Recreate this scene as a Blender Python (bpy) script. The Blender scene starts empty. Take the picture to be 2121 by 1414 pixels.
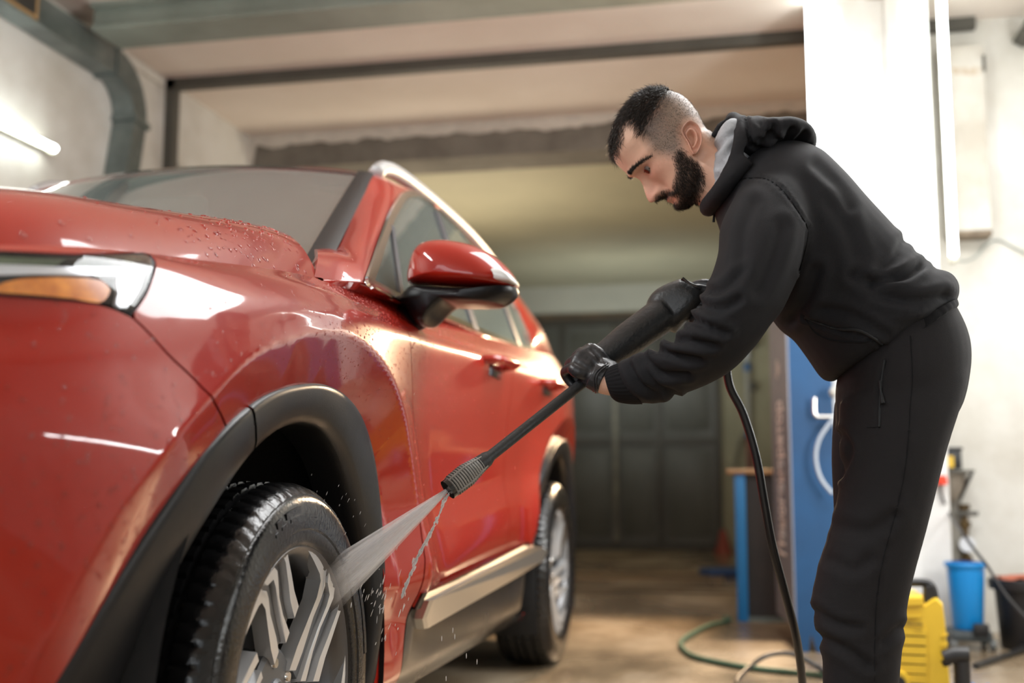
import bpy, bmesh, math, random
import numpy as np
from mathutils import Vector, Matrix, noise as mnoise
random.seed(7); rng = np.random.default_rng(7)
SC = bpy.context.scene
COL = SC.collection
PI = math.pi

# ------------------------------------------------------------------ camera
CAM_H, YAW, PITCH, FPX, IW, IH = 0.73, math.radians(11.69), math.radians(7.02), 2350.7, 2121, 1414
cam_d = bpy.data.cameras.new('camera')
cam_d.sensor_width = 36.0
cam_d.lens = FPX / IW * 36.0
cam_d.clip_start, cam_d.clip_end = 0.05, 100
cam = bpy.data.objects.new('camera', cam_d); COL.objects.link(cam)
cam.location = (0, 0, CAM_H)
cam.rotation_euler = (PI / 2 + PITCH, 0, YAW)
cam_d.dof.use_dof = True
cam_d.dof.focus_distance = 2.12
cam_d.dof.aperture_fstop = 1.9
cam_d.dof.aperture_blades = 9
SC.camera = cam

# ------------------------------------------------------------------ exposure, world
SC.view_settings.view_transform = 'Standard'
SC.view_settings.look = 'None'
SC.view_settings.exposure = 0.25
SC.view_settings.gamma = 1.0
SC.view_settings.use_curve_mapping = False
w = bpy.data.worlds.new('world'); SC.world = w; w.use_nodes = True
bg = w.node_tree.nodes['Background']
bg.inputs['Color'].default_value = (0.82, 0.92, 1.0, 1)
bg.inputs['Strength'].default_value = 0.35

# ------------------------------------------------------------------ lights
def area(name, loc, target, sx, sy, power, col=(1, 1, 1), spread=180):
    l = bpy.data.lights.new(name, 'AREA'); l.shape = 'RECTANGLE'; l.size = sx; l.size_y = sy
    l.energy = power; l.color = col; l.spread = math.radians(spread)
    o = bpy.data.objects.new(name, l); COL.objects.link(o); o.location = loc
    o.rotation_euler = (Vector(target) - Vector(loc)).to_track_quat('-Z', 'Y').to_euler()
    return o
# daylight through the open garage gate behind the camera
area('gate_daylight', (-0.6, -3.9, 2.0), (-0.6, 3, 2.0), 4.2, 1.8, 55, (0.93, 0.97, 1.0))
# ceiling lamp panel over the front of the car (above the frame) and tube lamps behind the camera, then two added fills
area('ceiling_panel_light', (0.78, 3.50, 3.05), (0.78, 3.50, 0), 2.0, 1.5, 90, (0.97, 0.99, 1.0))
area('ceiling_tube_light', (-2.3, 0.6, 3.0), (-2.3, 0.6, 0), 0.25, 2.4, 80, (0.95, 0.99, 1.0))
area('wall_tube_light', (2.3, 2.05, 1.45), (0, 2.05, 1.45), 2.6, 0.045, 14, (0.95, 0.99, 1.0))
area('ceiling_uplight_fill', (1.7, 3.4, 1.5), (-1.0, 4.4, 3.1), 0.12, 1.2, 42, (0.98, 0.98, 0.96))  # added uplight that brightens the ceiling, no tube hangs here
area('right_wall_fill', (1.7, 3.6, 2.9), (1.5, 6.0, 1.2), 0.8, 0.2, 8, (0.98, 0.99, 1.0))  # added fill to brighten the right wall, no lamp of its own
# warm work lamp in the rear bay, standing behind the worker
def spot(name, loc, target, power, col, size, blend, rad):
    l = bpy.data.lights.new(name, 'SPOT'); l.energy = power; l.color = col
    l.spot_size = math.radians(size); l.spot_blend = blend; l.shadow_soft_size = rad
    o = bpy.data.objects.new(name, l); COL.objects.link(o); o.location = loc
    o.rotation_euler = (Vector(target) - Vector(loc)).to_track_quat('-Z', 'Y').to_euler()
    return o
spot('work_lamp_light', (-0.02, 7.3, 2.05), (-0.75, 3.0, 0.4), 370, (1.0, 0.70, 0.42), 95, 0.5, 0.09)
area('rear_bay_lamp_light', (-2.1, 8.3, 1.5), (-1.9, 8.0, 3), 1.2, 1.2, 26, (1.0, 0.87, 0.66))
area('rear_bay_fill', (-1.2, 10.8, 1.6), (-1.2, 11.6, 2.6), 1.6, 0.6, 14, (0.93, 1.0, 0.96))  # added cool fill for the rear bay, without a fixture

# ------------------------------------------------------------------ unprojection of photo points onto real planes
_f = np.array([-math.sin(YAW) * math.cos(PITCH), math.cos(YAW) * math.cos(PITCH), math.sin(PITCH)])
_r = np.array([math.cos(YAW), math.sin(YAW), 0.0])
_u = np.cross(_r, _f)
def ray(px, py):
    return _f + _r * (px - IW / 2) / FPX + _u * (IH / 2 - py) / FPX
def U(px, py, x=None, y=None, z=None):
    d = ray(px, py); o = np.array([0, 0, CAM_H])
    if x is not None: t = x / d[0]
    elif y is not None: t = y / d[1]
    else: t = (z - CAM_H) / d[2]
    return o + t * d
def UP(px, py, p0, n):
    d = ray(px, py); o = np.array([0, 0, CAM_H]); n = np.asarray(n, float)
    return o + d * (np.dot(np.asarray(p0, float) - o, n) / np.dot(d, n))
def PX(P):
    d = np.asarray(P, float) - np.array([0, 0, CAM_H]); z = d @ _f
    return np.stack([IW / 2 + FPX * (d @ _r) / z, IH / 2 - FPX * (d @ _u) / z], -1)

# ------------------------------------------------------------------ materials
def lin(c):
    return tuple((x / 12.92 if x <= 0.04045 else ((x + 0.055) / 1.055) ** 2.4) for x in c)
def rgb(h):
    h = h.lstrip('#'); return lin(tuple(int(h[i:i + 2], 16) / 255 for i in (0, 2, 4)))
def N(nt, t, **kw):
    n = nt.nodes.new(t)
    for k, v in kw.items():
        if k in n.inputs.keys(): n.inputs[k].default_value = v
        else: setattr(n, k, v)
    return n
def mat(name, col, rough=0.5, metal=0.0, var=0.0, vscale=6.0, col2=None, bump=0.0, bscale=40.0, rvar=0.0,
        coat=0.0, trans=0.0, ior=1.5, spec=0.5, sheen=0.0, sss=0.0, emit=None, estr=0.0, stretch=None, detail=5.0, ramp=(0.35, 0.65)):
    m = bpy.data.materials.new(name); m.use_nodes = True; nt = m.node_tree
    b = nt.nodes['Principled BSDF']; L = nt.links.new
    c = tuple(col) + (1,)
    b.inputs['Base Color'].default_value = c
    b.inputs['Roughness'].default_value = rough; b.inputs['Metallic'].default_value = metal
    b.inputs['Coat Weight'].default_value = coat; b.inputs['Coat Roughness'].default_value = 0.03
    b.inputs['Transmission Weight'].default_value = trans; b.inputs['IOR'].default_value = ior
    b.inputs['Specular IOR Level'].default_value = spec
    b.inputs['Sheen Weight'].default_value = sheen
    if sss:
        b.inputs['Subsurface Weight'].default_value = sss
        b.inputs['Subsurface Radius'].default_value = (0.009, 0.004, 0.002); b.inputs['Subsurface Scale'].default_value = 1.0
    if emit is not None:
        b.inputs['Emission Color'].default_value = tuple(emit) + (1,); b.inputs['Emission Strength'].default_value = estr
    tc = N(nt, 'ShaderNodeTexCoord'); src = tc.outputs['Object']
    if stretch:
        mp = N(nt, 'ShaderNodeMapping'); mp.inputs['Scale'].default_value = stretch; L(src, mp.inputs['Vector']); src = mp.outputs['Vector']
    if var or col2 is not None:
        n = N(nt, 'ShaderNodeTexNoise', Scale=vscale, Detail=detail, Roughness=0.6); L(src, n.inputs['Vector'])
        r = N(nt, 'ShaderNodeValToRGB'); L(n.outputs['Fac'], r.inputs['Fac'])
        r.color_ramp.elements[0].position, r.color_ramp.elements[1].position = ramp
        c2 = col2 if col2 is not None else tuple(x * (1 - var) for x in col)
        r.color_ramp.elements[0].color = tuple(c2) + (1,); r.color_ramp.elements[1].color = c
        L(r.outputs['Color'], b.inputs['Base Color'])
    if rvar:
        n2 = N(nt, 'ShaderNodeTexNoise', Scale=vscale * 0.7, Detail=4.0); L(src, n2.inputs['Vector'])
        mr = N(nt, 'ShaderNodeMapRange'); L(n2.outputs['Fac'], mr.inputs['Value'])
        mr.inputs['From Min'].default_value = 0.35; mr.inputs['From Max'].default_value = 0.65
        mr.inputs['To Min'].default_value = max(0.02, rough - rvar); mr.inputs['To Max'].default_value = min(1, rough + rvar)
        L(mr.outputs['Result'], b.inputs['Roughness'])
    if bump:
        n3 = N(nt, 'ShaderNodeTexNoise', Scale=bscale, Detail=4.0); L(src, n3.inputs['Vector'])
        bp = N(nt, 'ShaderNodeBump', Strength=bump, Distance=0.01); L(n3.outputs['Fac'], bp.inputs['Height'])
        L(bp.outputs['Normal'], b.inputs['Normal'])
    return m
def glass(name, tint, rough=0.0, refl=1.0, base=0.06, film=0.0):
    m = bpy.data.materials.new(name); m.use_nodes = True; nt = m.node_tree; L = nt.links.new
    nt.nodes.remove(nt.nodes['Principled BSDF']); out = nt.nodes['Material Output']
    t = N(nt, 'ShaderNodeBsdfTransparent'); t.inputs['Color'].default_value = tuple(tint) + (1,)
    g = N(nt, 'ShaderNodeBsdfGlossy'); g.inputs['Roughness'].default_value = rough; g.inputs['Color'].default_value = (refl, refl, refl, 1)
    lw = N(nt, 'ShaderNodeLayerWeight', Blend=0.5)                    # Schlick reflectance, the same from both sides
    pw = N(nt, 'ShaderNodeMath', operation='POWER'); pw.inputs[1].default_value = 4.2; L(lw.outputs['Facing'], pw.inputs[0])
    ml = N(nt, 'ShaderNodeMath', operation='MULTIPLY_ADD'); ml.inputs[1].default_value = 1 - base; ml.inputs[2].default_value = base; L(pw.outputs[0], ml.inputs[0])
    mx = N(nt, 'ShaderNodeMixShader'); L(ml.outputs[0], mx.inputs['Fac']); L(t.outputs[0], mx.inputs[1]); L(g.outputs[0], mx.inputs[2])
    if film:                                                          # even grey-green diffuse layer mixed over the pane
        df = N(nt, 'ShaderNodeBsdfDiffuse'); df.inputs['Color'].default_value = (.45, .53, .51, 1)
        m2 = N(nt, 'ShaderNodeMixShader', Fac=film); L(mx.outputs[0], m2.inputs[1]); L(df.outputs[0], m2.inputs[2]); mx = m2
    L(mx.outputs[0], out.inputs['Surface'])
    return m

# ------------------------------------------------------------------ object helpers
def tag(o, label=None, cat=None, group=None, kind=None):
    if label: o['label'] = label
    if cat: o['category'] = cat
    if group: o['group'] = group
    if kind: o['kind'] = kind
    return o
def empty(name, loc=(0, 0, 0), rotz=0.0):
    o = bpy.data.objects.new(name, None); COL.objects.link(o); o.location = loc; o.rotation_euler = (0, 0, rotz)
    o.empty_display_size = 0.05
    return o
ROOT = {}
def root_loc(p):
    q = Vector((0, 0, 0))
    while p is not None:
        q += Vector(p.location); p = p.parent
    return q
def link(name, me, m, parent=None):
    me.name = name
    o = bpy.data.objects.new(name, me); COL.objects.link(o)
    if m is not None and not me.materials:
        if isinstance(m, (list, tuple)):
            for q in m: me.materials.append(q)
        else: me.materials.append(m)
    if parent is not None: o.parent = parent
    return o
def mesh(name, V, F, m, parent=None, smooth=True, normals=None, world=True, sharp=None, mi=None):
    V = np.asarray(V, float)
    if parent is not None and world:
        V = V - np.array(root_loc(parent))
    me = bpy.data.meshes.new(name); me.from_pydata(V.tolist(), [], [list(map(int, f)) for f in F]); me.update()
    if smooth: me.polygons.foreach_set('use_smooth', [True] * len(me.polygons))
    if sharp is not None and smooth:
        me.set_sharp_from_angle(angle=math.radians(sharp))
    if normals is not None:
        me.normals_split_custom_set_from_vertices(np.asarray(normals, float).tolist())
    o = link(name, me, m, parent)
    if mi is not None: me.polygons.foreach_set('material_index', list(mi))
    return o
class MB:
    """collects simple shapes into one mesh"""
    def __init__(s): s.V = []; s.F = []
    def add(s, V, F):
        k = len(s.V); s.V += [tuple(map(float, v)) for v in V]; s.F += [tuple(i + k for i in f) for f in F]; return s
    def box(s, c, d, rot=None, bev=0.0):
        d = [x / 2 for x in d]
        bm = bmesh.new(); bmesh.ops.create_cube(bm, size=2.0)
        for v in bm.verts: v.co = Vector((v.co.x * d[0], v.co.y * d[1], v.co.z * d[2]))
        if bev: bmesh.ops.bevel(bm, geom=list(bm.edges), offset=bev, segments=2, affect='EDGES', profile=0.5)
        bm.verts.index_update()
        M = rot if rot is not None else Matrix()
        V = [(M @ v.co) + Vector(c) for v in bm.verts]; F = [[v.index for v in f.verts] for f in bm.faces]; bm.free()
        return s.add(V, F)
    def tube(s, pts, r, n=10, cap=True, flat=None):
        P = [Vector(p) for p in pts]; k = len(P)
        R = list(r) if hasattr(r, '__len__') else [r] * k
        V = []; prev = None
        for i in range(k):
            t = (P[min(i + 1, k - 1)] - P[max(i - 1, 0)]).normalized()
            if prev is None:
                a = Vector((0, 0, 1)) if abs(t.z) < 0.9 else Vector((1, 0, 0)); e = t.cross(a).normalized()
            else: e = (prev - t * prev.dot(t)).normalized()
            prev = e; b = t.cross(e)
            for j in range(n):
                q = 2 * PI * j / n
                V.append(P[i] + e * (R[i] * math.cos(q)) + b * (R[i] * math.sin(q) * (flat or 1)))
        F = [(i * n + j, i * n + (j + 1) % n, (i + 1) * n + (j + 1) % n, (i + 1) * n + j) for i in range(k - 1) for j in range(n)]
        if cap: F += [tuple(reversed(range(n))), tuple(range((k - 1) * n, k * n))]
        return s.add(V, F)
    def lathe(s, prof, c=(0, 0, 0), axis='Z', n=32, cap=True):
        V = []; k = len(prof)
        for r, h in prof:
            for j in range(n):
                q = 2 * PI * j / n; a, b = r * math.cos(q), r * math.sin(q)
                p = {'Z': (a, b, h), 'X': (h, a, b), 'Y': (b, h, a)}[axis]
                V.append((p[0] + c[0], p[1] + c[1], p[2] + c[2]))
        F = [(i * n + j, i * n + (j + 1) % n, (i + 1) * n + (j + 1) % n, (i + 1) * n + j) for i in range(k - 1) for j in range(n)]
        if cap: F += [tuple(reversed(range(n))), tuple(range((k - 1) * n, k * n))]
        return s.add(V, F)
    def prism(s, poly, h0, h1, fn):
        """polygon (a,b) extruded from h0 to h1; fn(a,b,h)->xyz"""
        n = len(poly); V = [fn(a, b, h0) for a, b in poly] + [fn(a, b, h1) for a, b in poly]
        F = [tuple(reversed(range(n))), tuple(range(n, 2 * n))] + [(i, (i + 1) % n, n + (i + 1) % n, n + i) for i in range(n)]
        return s.add(V, F)
    def build(s, name, m, parent=None, smooth=True, sharp=35, world=True):
        o = mesh(name, s.V, s.F, m, parent, smooth, world=world, sharp=sharp)
        bm = bmesh.new(); bm.from_mesh(o.data); bmesh.ops.recalc_face_normals(bm, faces=bm.faces); bm.to_mesh(o.data); bm.free()
        if smooth and sharp is not None: o.data.set_sharp_from_angle(angle=math.radians(sharp))
        return o
def catmull(P, n=8, closed=False):
    P = np.asarray(P, float); k = len(P); out = []
    for i in range(k if closed else k - 1):
        g = (lambda j: P[j % k]) if closed else (lambda j: P[min(max(j, 0), k - 1)])
        a, b, c, d = g(i - 1), g(i), g(i + 1), g(i + 2)
        for t in np.linspace(0, 1, n, endpoint=False):
            out.append(0.5 * (2 * b + (c - a) * t + (2 * a - 5 * b + 4 * c - d) * t * t + (3 * b - a - 3 * c + d) * t ** 3))
    if not closed: out.append(P[-1])
    return np.array(out)
def pchip(x, y, xq):
    x = np.asarray(x, float); y = np.asarray(y, float); xq = np.clip(np.asarray(xq, float), x[0], x[-1])
    h = np.diff(x); sh = (slice(None),) + (None,) * (y.ndim - 1); dl = np.diff(y, axis=0) / h[sh]
    d = np.zeros_like(y)
    if len(x) > 2:
        w1 = (2 * h[1:] + h[:-1])[sh]; w2 = (h[1:] + 2 * h[:-1])[sh]
        with np.errstate(divide='ignore', invalid='ignore'):
            hm = (w1 + w2) / (w1 / dl[:-1] + w2 / dl[1:])
        d[1:-1] = np.where(dl[:-1] * dl[1:] > 0, hm, 0)
    d[0] = dl[0]; d[-1] = dl[-1]
    i = np.clip(np.searchsorted(x, xq, side='right') - 1, 0, len(x) - 2)
    s2 = (slice(None),) + (None,) * (y.ndim - 1)
    t = ((xq - x[i]) / h[i])[s2]; H = h[i][s2]
    return (1 + 2 * t) * (1 - t) ** 2 * y[i] + t * (1 - t) ** 2 * H * d[i] + t * t * (3 - 2 * t) * y[i + 1] + t * t * (t - 1) * H * d[i + 1]
def grid_faces(nu, nv, closed_u=False):
    F = []
    for i in range(nu if closed_u else nu - 1):
        i2 = (i + 1) % nu
        for j in range(nv - 1): F.append((i * nv + j, i2 * nv + j, i2 * nv + j + 1, i * nv + j + 1))
    return F
def grid_normals(G):
    du = np.gradient(G, axis=0); dv = np.gradient(G, axis=1); n = np.cross(du, dv)
    return n / (np.linalg.norm(n, axis=-1, keepdims=True) + 1e-12)
def sd_poly(P, poly):
    """signed distance (negative inside) of points (n,2) to a polygon"""
    P = np.asarray(P, float); poly = np.asarray(poly, float); d = np.full(len(P), 1e9); ins = np.zeros(len(P), bool)
    k = len(poly)
    for i in range(k):
        a, b = poly[i], poly[(i + 1) % k]; e = b - a; q = P - a
        t = np.clip((q @ e) / (e @ e + 1e-15), 0, 1); d = np.minimum(d, np.linalg.norm(q - t[:, None] * e, axis=1))
        c = ((a[1] > P[:, 1]) != (b[1] > P[:, 1]))
        with np.errstate(divide='ignore', invalid='ignore'):
            xx = (b[0] - a[0]) * (P[:, 1] - a[1]) / (b[1] - a[1]) + a[0]
        ins ^= c & (P[:, 0] < xx)
    return np.where(ins, -d, d)
def clip(V, F, Nn, g):
    """keep the part of a triangle mesh where g<=0 (g given per vertex)"""
    V = np.asarray(V); F = np.asarray(F); keep = g[F] <= 0; cnt = keep.sum(1)
    out = [tuple(f) for f in F[cnt == 3]]; VV = list(V); NN = list(Nn); gg = g; cache = {}
    def cut(a, b):
        k = (a, b) if a < b else (b, a)
        if k not in cache:
            t = gg[a] / (gg[a] - gg[b]); cache[k] = len(VV); VV.append(V[a] + (V[b] - V[a]) * t); n = Nn[a] + (Nn[b] - Nn[a]) * t; NN.append(n / (np.linalg.norm(n) + 1e-12))
        return cache[k]
    for f in F[(cnt == 1) | (cnt == 2)]:
        poly = []
        for i in range(3):
            a, b = f[i], f[(i + 1) % 3]
            if gg[a] <= 0: poly.append(a)
            if (gg[a] <= 0) != (gg[b] <= 0): poly.append(cut(a, b))
        for i in range(1, len(poly) - 1): out.append((poly[0], poly[i], poly[i + 1]))
    if not out: return np.zeros((0, 3)), np.zeros((0, 3), int), np.zeros((0, 3))
    out = np.array(out); used = np.unique(out); mp = np.full(len(VV), -1); mp[used] = np.arange(len(used))
    return np.array(VV)[used], mp[out], np.array(NN)[used]
def tri(F):
    T = []
    for f in F:
        for i in range(1, len(f) - 1): T.append((f[0], f[i], f[i + 1]))
    return np.array(T)
def thicken(name, V, F, Nn, t, m, parent=None, normals=True):
    """a shell of thickness t (inward) made from an open triangle mesh"""
    n = len(V); V2 = np.vstack([V, V - Nn * t]); F = np.asarray(F)
    e = {}
    for f in F:
        for i in range(3):
            a, b = int(f[i]), int(f[(i + 1) % 3])
            if (b, a) in e: del e[(b, a)]
            else: e[(a, b)] = 1
    FF = [tuple(f) for f in F] + [(f[2] + n, f[1] + n, f[0] + n) for f in F]
    o_v = list(V2); rim = []
    k = len(o_v); mp = {}
    for (a, b) in e:
        for q in (a, b):
            if q not in mp: mp[q] = k; k += 2; o_v.append(V2[q]); o_v.append(V2[q + n])
        rim.append((mp[b], mp[a], mp[a] + 1, mp[b] + 1))
    rn = []
    N2 = np.vstack([Nn, -Nn] + ([np.tile(Nn[:1], (len(mp) * 2, 1))] if mp else []))
    o = mesh(name, np.array(o_v), FF + rim, m, parent, smooth=True)
    me = o.data
    me.polygons.foreach_set('use_smooth', [True] * len(FF) + [False] * len(rim))
    if normals:
        ln = np.zeros((len(me.loops), 3)); vi = np.zeros(len(me.loops), int); me.loops.foreach_get('vertex_index', vi)
        ln[:] = N2[vi]
        st = 3 * len(FF)
        for p in list(me.polygons)[len(FF):]:
            for li in p.loop_indices: ln[li] = p.normal
        me.normals_split_custom_set(ln.tolist())
    return o
# ================================================================== ROOM
M = {}
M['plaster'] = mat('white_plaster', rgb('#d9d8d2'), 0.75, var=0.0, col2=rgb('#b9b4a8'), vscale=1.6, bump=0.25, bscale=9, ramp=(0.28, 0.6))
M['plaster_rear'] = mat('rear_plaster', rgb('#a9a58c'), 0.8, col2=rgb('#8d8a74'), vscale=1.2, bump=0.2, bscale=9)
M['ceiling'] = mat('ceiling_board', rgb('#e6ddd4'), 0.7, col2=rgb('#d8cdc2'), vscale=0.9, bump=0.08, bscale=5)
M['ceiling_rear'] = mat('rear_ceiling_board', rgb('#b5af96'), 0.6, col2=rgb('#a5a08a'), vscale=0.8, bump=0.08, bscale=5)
M['pillar'] = mat('pillar_paint', rgb('#e6e6e3'), 0.6, col2=rgb('#cfccc4'), vscale=2.2, bump=0.35, bscale=14, ramp=(0.25, 0.5))
M['girder'] = mat('green_grey_paint', rgb('#8a938a'), 0.5, col2=rgb('#747c73'), vscale=2.0, bump=0.1)
M['dark_trim'] = mat('dark_trim_paint', rgb('#56544d'), 0.6, var=0.25, vscale=3)
M['gate'] = mat('gate_steel', rgb('#54554f'), 0.55, col2=rgb('#454640'), vscale=1.3, bump=0.2, bscale=5, rvar=0.1)
M['gate_frame'] = mat('gate_frame_steel', rgb('#3b382f'), 0.55, var=0.3, vscale=3)
M['galv'] = mat('galvanised_steel', rgb('#8d9795'), 0.42, metal=0.75, col2=rgb('#6f7877'), vscale=5, rvar=0.1)
M['black'] = mat('black_plastic', (0.010, 0.010, 0.011), 0.45, bump=0.05, bscale=200)
def floor_material():
    m = bpy.data.materials.new('wet_concrete'); m.use_nodes = True; nt = m.node_tree; L = nt.links.new; b = nt.nodes['Principled BSDF']
    tc = N(nt, 'ShaderNodeTexCoord')
    mp = N(nt, 'ShaderNodeMapping'); mp.inputs['Scale'].default_value = (1.0, 0.55, 1.0); L(tc.outputs['Object'], mp.inputs['Vector'])
    n1 = N(nt, 'ShaderNodeTexNoise', Scale=1.7, Detail=7.0, Roughness=0.62); L(mp.outputs['Vector'], n1.inputs['Vector'])
    n2 = N(nt, 'ShaderNodeTexNoise', Scale=0.9, Detail=3.0); L(mp.outputs['Vector'], n2.inputs['Vector'])
    n3 = N(nt, 'ShaderNodeTexNoise', Scale=45.0, Detail=4.0); L(tc.outputs['Object'], n3.inputs['Vector'])
    r = N(nt, 'ShaderNodeValToRGB'); L(n1.outputs['Fac'], r.inputs['Fac'])
    e = r.color_ramp.elements; e[0].position = 0.32; e[0].color = rgb('#5c4c3a') + (1,); e[1].position = 0.66; e[1].color = rgb('#b3a48e') + (1,)
    k = e.new(0.48); k.color = rgb('#8c7a62') + (1,)
    L(r.outputs['Color'], b.inputs['Base Color'])
    mr = N(nt, 'ShaderNodeMapRange'); L(n2.outputs['Fac'], mr.inputs['Value'])
    mr.inputs['From Min'].default_value = 0.38; mr.inputs['From Max'].default_value = 0.6
    mr.inputs['To Min'].default_value = 0.12; mr.inputs['To Max'].default_value = 0.5
    L(mr.outputs['Result'], b.inputs['Roughness'])
    bp = N(nt, 'ShaderNodeBump', Strength=0.25, Distance=0.01); L(n3.outputs['Fac'], bp.inputs['Height']); L(bp.outputs['Normal'], b.inputs['Normal'])
    return m
M['floor'] = floor_material()
XL, XR, YB, YL, HC, YF = -3.33, 2.4, 12.39, 7.11, 3.10, -4.2      # left wall, right wall, back wall, lintel, front ceiling, front end
HR = 2.88                                                        # rear bay ceiling
XS, YS = 0.80, 6.0                                               # projecting block on the right: side face x, front face y
def box_structure(name, lo, hi, m, bev=0.0):
    c = [(a + b) / 2 for a, b in zip(lo, hi)]; d = [b - a for a, b in zip(lo, hi)]
    o = MB().box(c, d, bev=bev).build(name, m); return tag(o, kind='structure')
floor = box_structure('floor', (XL - .2, YF, -0.15), (XR + .2, YB + .2, 0.0), M['floor'])
box_structure('wall_left', (XL - .2, YF, 0.0), (XL, YB, HC + .2), M['plaster'])
box_structure('wall_right', (XR, YF, 0.0), (XR + .2, YS, HC + .2), M['plaster'])
box_structure('wall_right_return', (XS, YS, 0.0), (XR + .2, YB, HC + .2), M['plaster'])
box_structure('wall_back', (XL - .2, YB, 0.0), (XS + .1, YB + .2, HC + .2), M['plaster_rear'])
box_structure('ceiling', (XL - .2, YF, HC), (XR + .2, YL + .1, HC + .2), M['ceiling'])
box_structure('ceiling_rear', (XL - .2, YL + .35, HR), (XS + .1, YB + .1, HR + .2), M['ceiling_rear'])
# lintel between the bays: dark plaster with a torn strip of white along its top
lint_top = HC - 0.035
M['lintel'] = mat('bare_cement', rgb('#7c776e'), 0.85, col2=rgb('#67625a'), vscale=4, bump=0.5, bscale=18)
box_structure('trim_lintel', (XL, YL, 2.865), (XS, YL + .36, HC + .02), M['lintel'])
V, F = [], []
nx = 160
for i in range(nx + 1):
    x = XL + (XS - XL) * i / nx
    d = 0.075 + 0.028 * mnoise.noise(Vector((x * 5, 0.3, 0))) + 0.02 * mnoise.noise(Vector((x * 17, 4.3, 0)))
    if i < 2: d = 0.235
    for (zz, yy) in ((HC - .001, YL - .001), (HC - .001, YL - .014), (HC - d, YL - .012), (HC - d, YL - .001)): V.append((x, yy, zz))
for i in range(nx):
    for j in range(3): F.append((i * 4 + j, i * 4 + j + 1, i * 4 + j + 5, i * 4 + j + 4))
tag(mesh('trim_lintel_plaster', V, F, mat('white_filler', rgb('#cfc9bf'), 0.8, var=0.15, vscale=12, bump=.4), smooth=False), kind='structure')
# green-grey girder across the front bay, thin dark ceiling strip and the post below it
g = MB(); yg = 5.02
g.box(((XL + XS + .8) / 2, yg, HC - .012), (XS + .8 - XL - .35, .30, .026)); g.box(((XL + XS + .8) / 2, yg - .10, HC - .06), (XS + .8 - XL - .35, .02, .12)); g.box(((XL + XS + .8) / 2, yg, HC - .125), (XS + .8 - XL - .35, .26, .022))
tag(g.build('trim_girder', M['girder']), kind='structure')
tag(MB().box(((XL + XS) / 2 + .2, 5.98, HC - .03), (XS - XL + .4, .07, .06)).box((XL + .03, 5.98, HC / 2), (.06, .07, HC)).build('trim_strip', M['dark_trim']), kind='structure')
tag(MB().box((XL + .012, 4.2, HC - .05), (.024, 3.4, .035)).build('trim_cornice', M['plaster']), kind='structure')
tag(MB().box((XL + .015, 6.6, 2.60), (.03, 1.0, .03)).build('trim_rail', M['plaster']), kind='structure')
# rear gate: frames with sheet panels, light lintel band above
xg0, xg1, zg1 = -3.25, -0.31, 2.50
door = empty('door_1', ((xg0 + xg1) / 2, YB - .03, 0)); tag(door, kind='structure')
posts = [xg0, -2.62, -1.98, -1.40, -0.93, xg1]
fr = MB()
for x in posts: fr.box((x, YB - .035, zg1 / 2), (.06, .06, zg1))
for z in (.04, 1.16, zg1 - .03): fr.box(((xg0 + xg1) / 2, YB - .037, z), (xg1 - xg0, .055, .07))
fr.build('gate_frame', M['gate_frame'], door, sharp=30)
for i in range(len(posts) - 1):
    for z0, z1 in ((.075, 1.125), (1.195, zg1 - .065)):
        a, b = posts[i] + .03, posts[i + 1] - .03
        p = MB().box(((a + b) / 2, YB - .02, (z0 + z1) / 2), (b - a, .012, z1 - z0))
        p.box(((a + b) / 2, YB - .030, (z0 + z1) / 2), ((b - a) * .8, .012, (z1 - z0) * .86), bev=.005)
        p.build('gate_panel', M['gate'], door, sharp=30)
fr = MB().box((-1.40, YB - .075, 1.25), (.05, .03, 2.3)); fr.build('closing_strip', mat('worn_steel', rgb('#7d7a68'), .5, col2=rgb('#4d4a40'), vscale=4), door)
tag(MB().box(((XL + XS) / 2, YB - .04, (2.55 + HR) / 2), (XS - XL, .08, HR - 2.55)).build('trim_gate_band', mat('pale_band', rgb('#b9bab0'), .7, var=.12, vscale=2)), kind='structure')
tag(MB().box(((xg0 + xg1) / 2, YB - .06, 2.535), (xg1 - xg0 + .2, .10, .06)).build('trim_gate_head', mat('rusty_angle', rgb('#5a4a38'), .7, col2=rgb('#3c352c'), vscale=6)), kind='structure')
# pillar with two vertical tubes
PY0, PY1 = 5.62, 5.95
PXL, PXR = float(U(1690, 200, y=PY0)[0]), float(U(1957, 800, y=PY0)[0])
tag(MB().box(((PXL + PXR) / 2, (PY0 + PY1) / 2, HC / 2), (PXR - PXL, PY1 - PY0, HC), bev=.012)
    .box((PXL + .19, PY0 - .004, HC / 2), (.12, .03, HC)).box((PXL + .37, PY0 - .004, HC / 2), (.065, .02, HC)).build('trim_pillar', M['pillar'], sharp=30), kind='structure')
# floor: drain cover plates and joints
tag(MB().box((-1.3, 9.0, .004), (2.2, .9, .008)).build('trim_drain_plate', mat('steel_plate', rgb('#8a7358'), .45, col2=rgb('#6f5c46'), vscale=2, rvar=.15)), kind='structure')
tag(MB().box((-1.3, 8.10, .003), (2.6, .05, .006)).box((-1.3, 7.70, .003), (2.9, .05, .006)).box((-1.3, 10.1, .003), (2.6, .06, .006)).build('trim_floor_joint', mat('joint_tar', rgb('#3b3128'), .6)), kind='structure')
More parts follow.
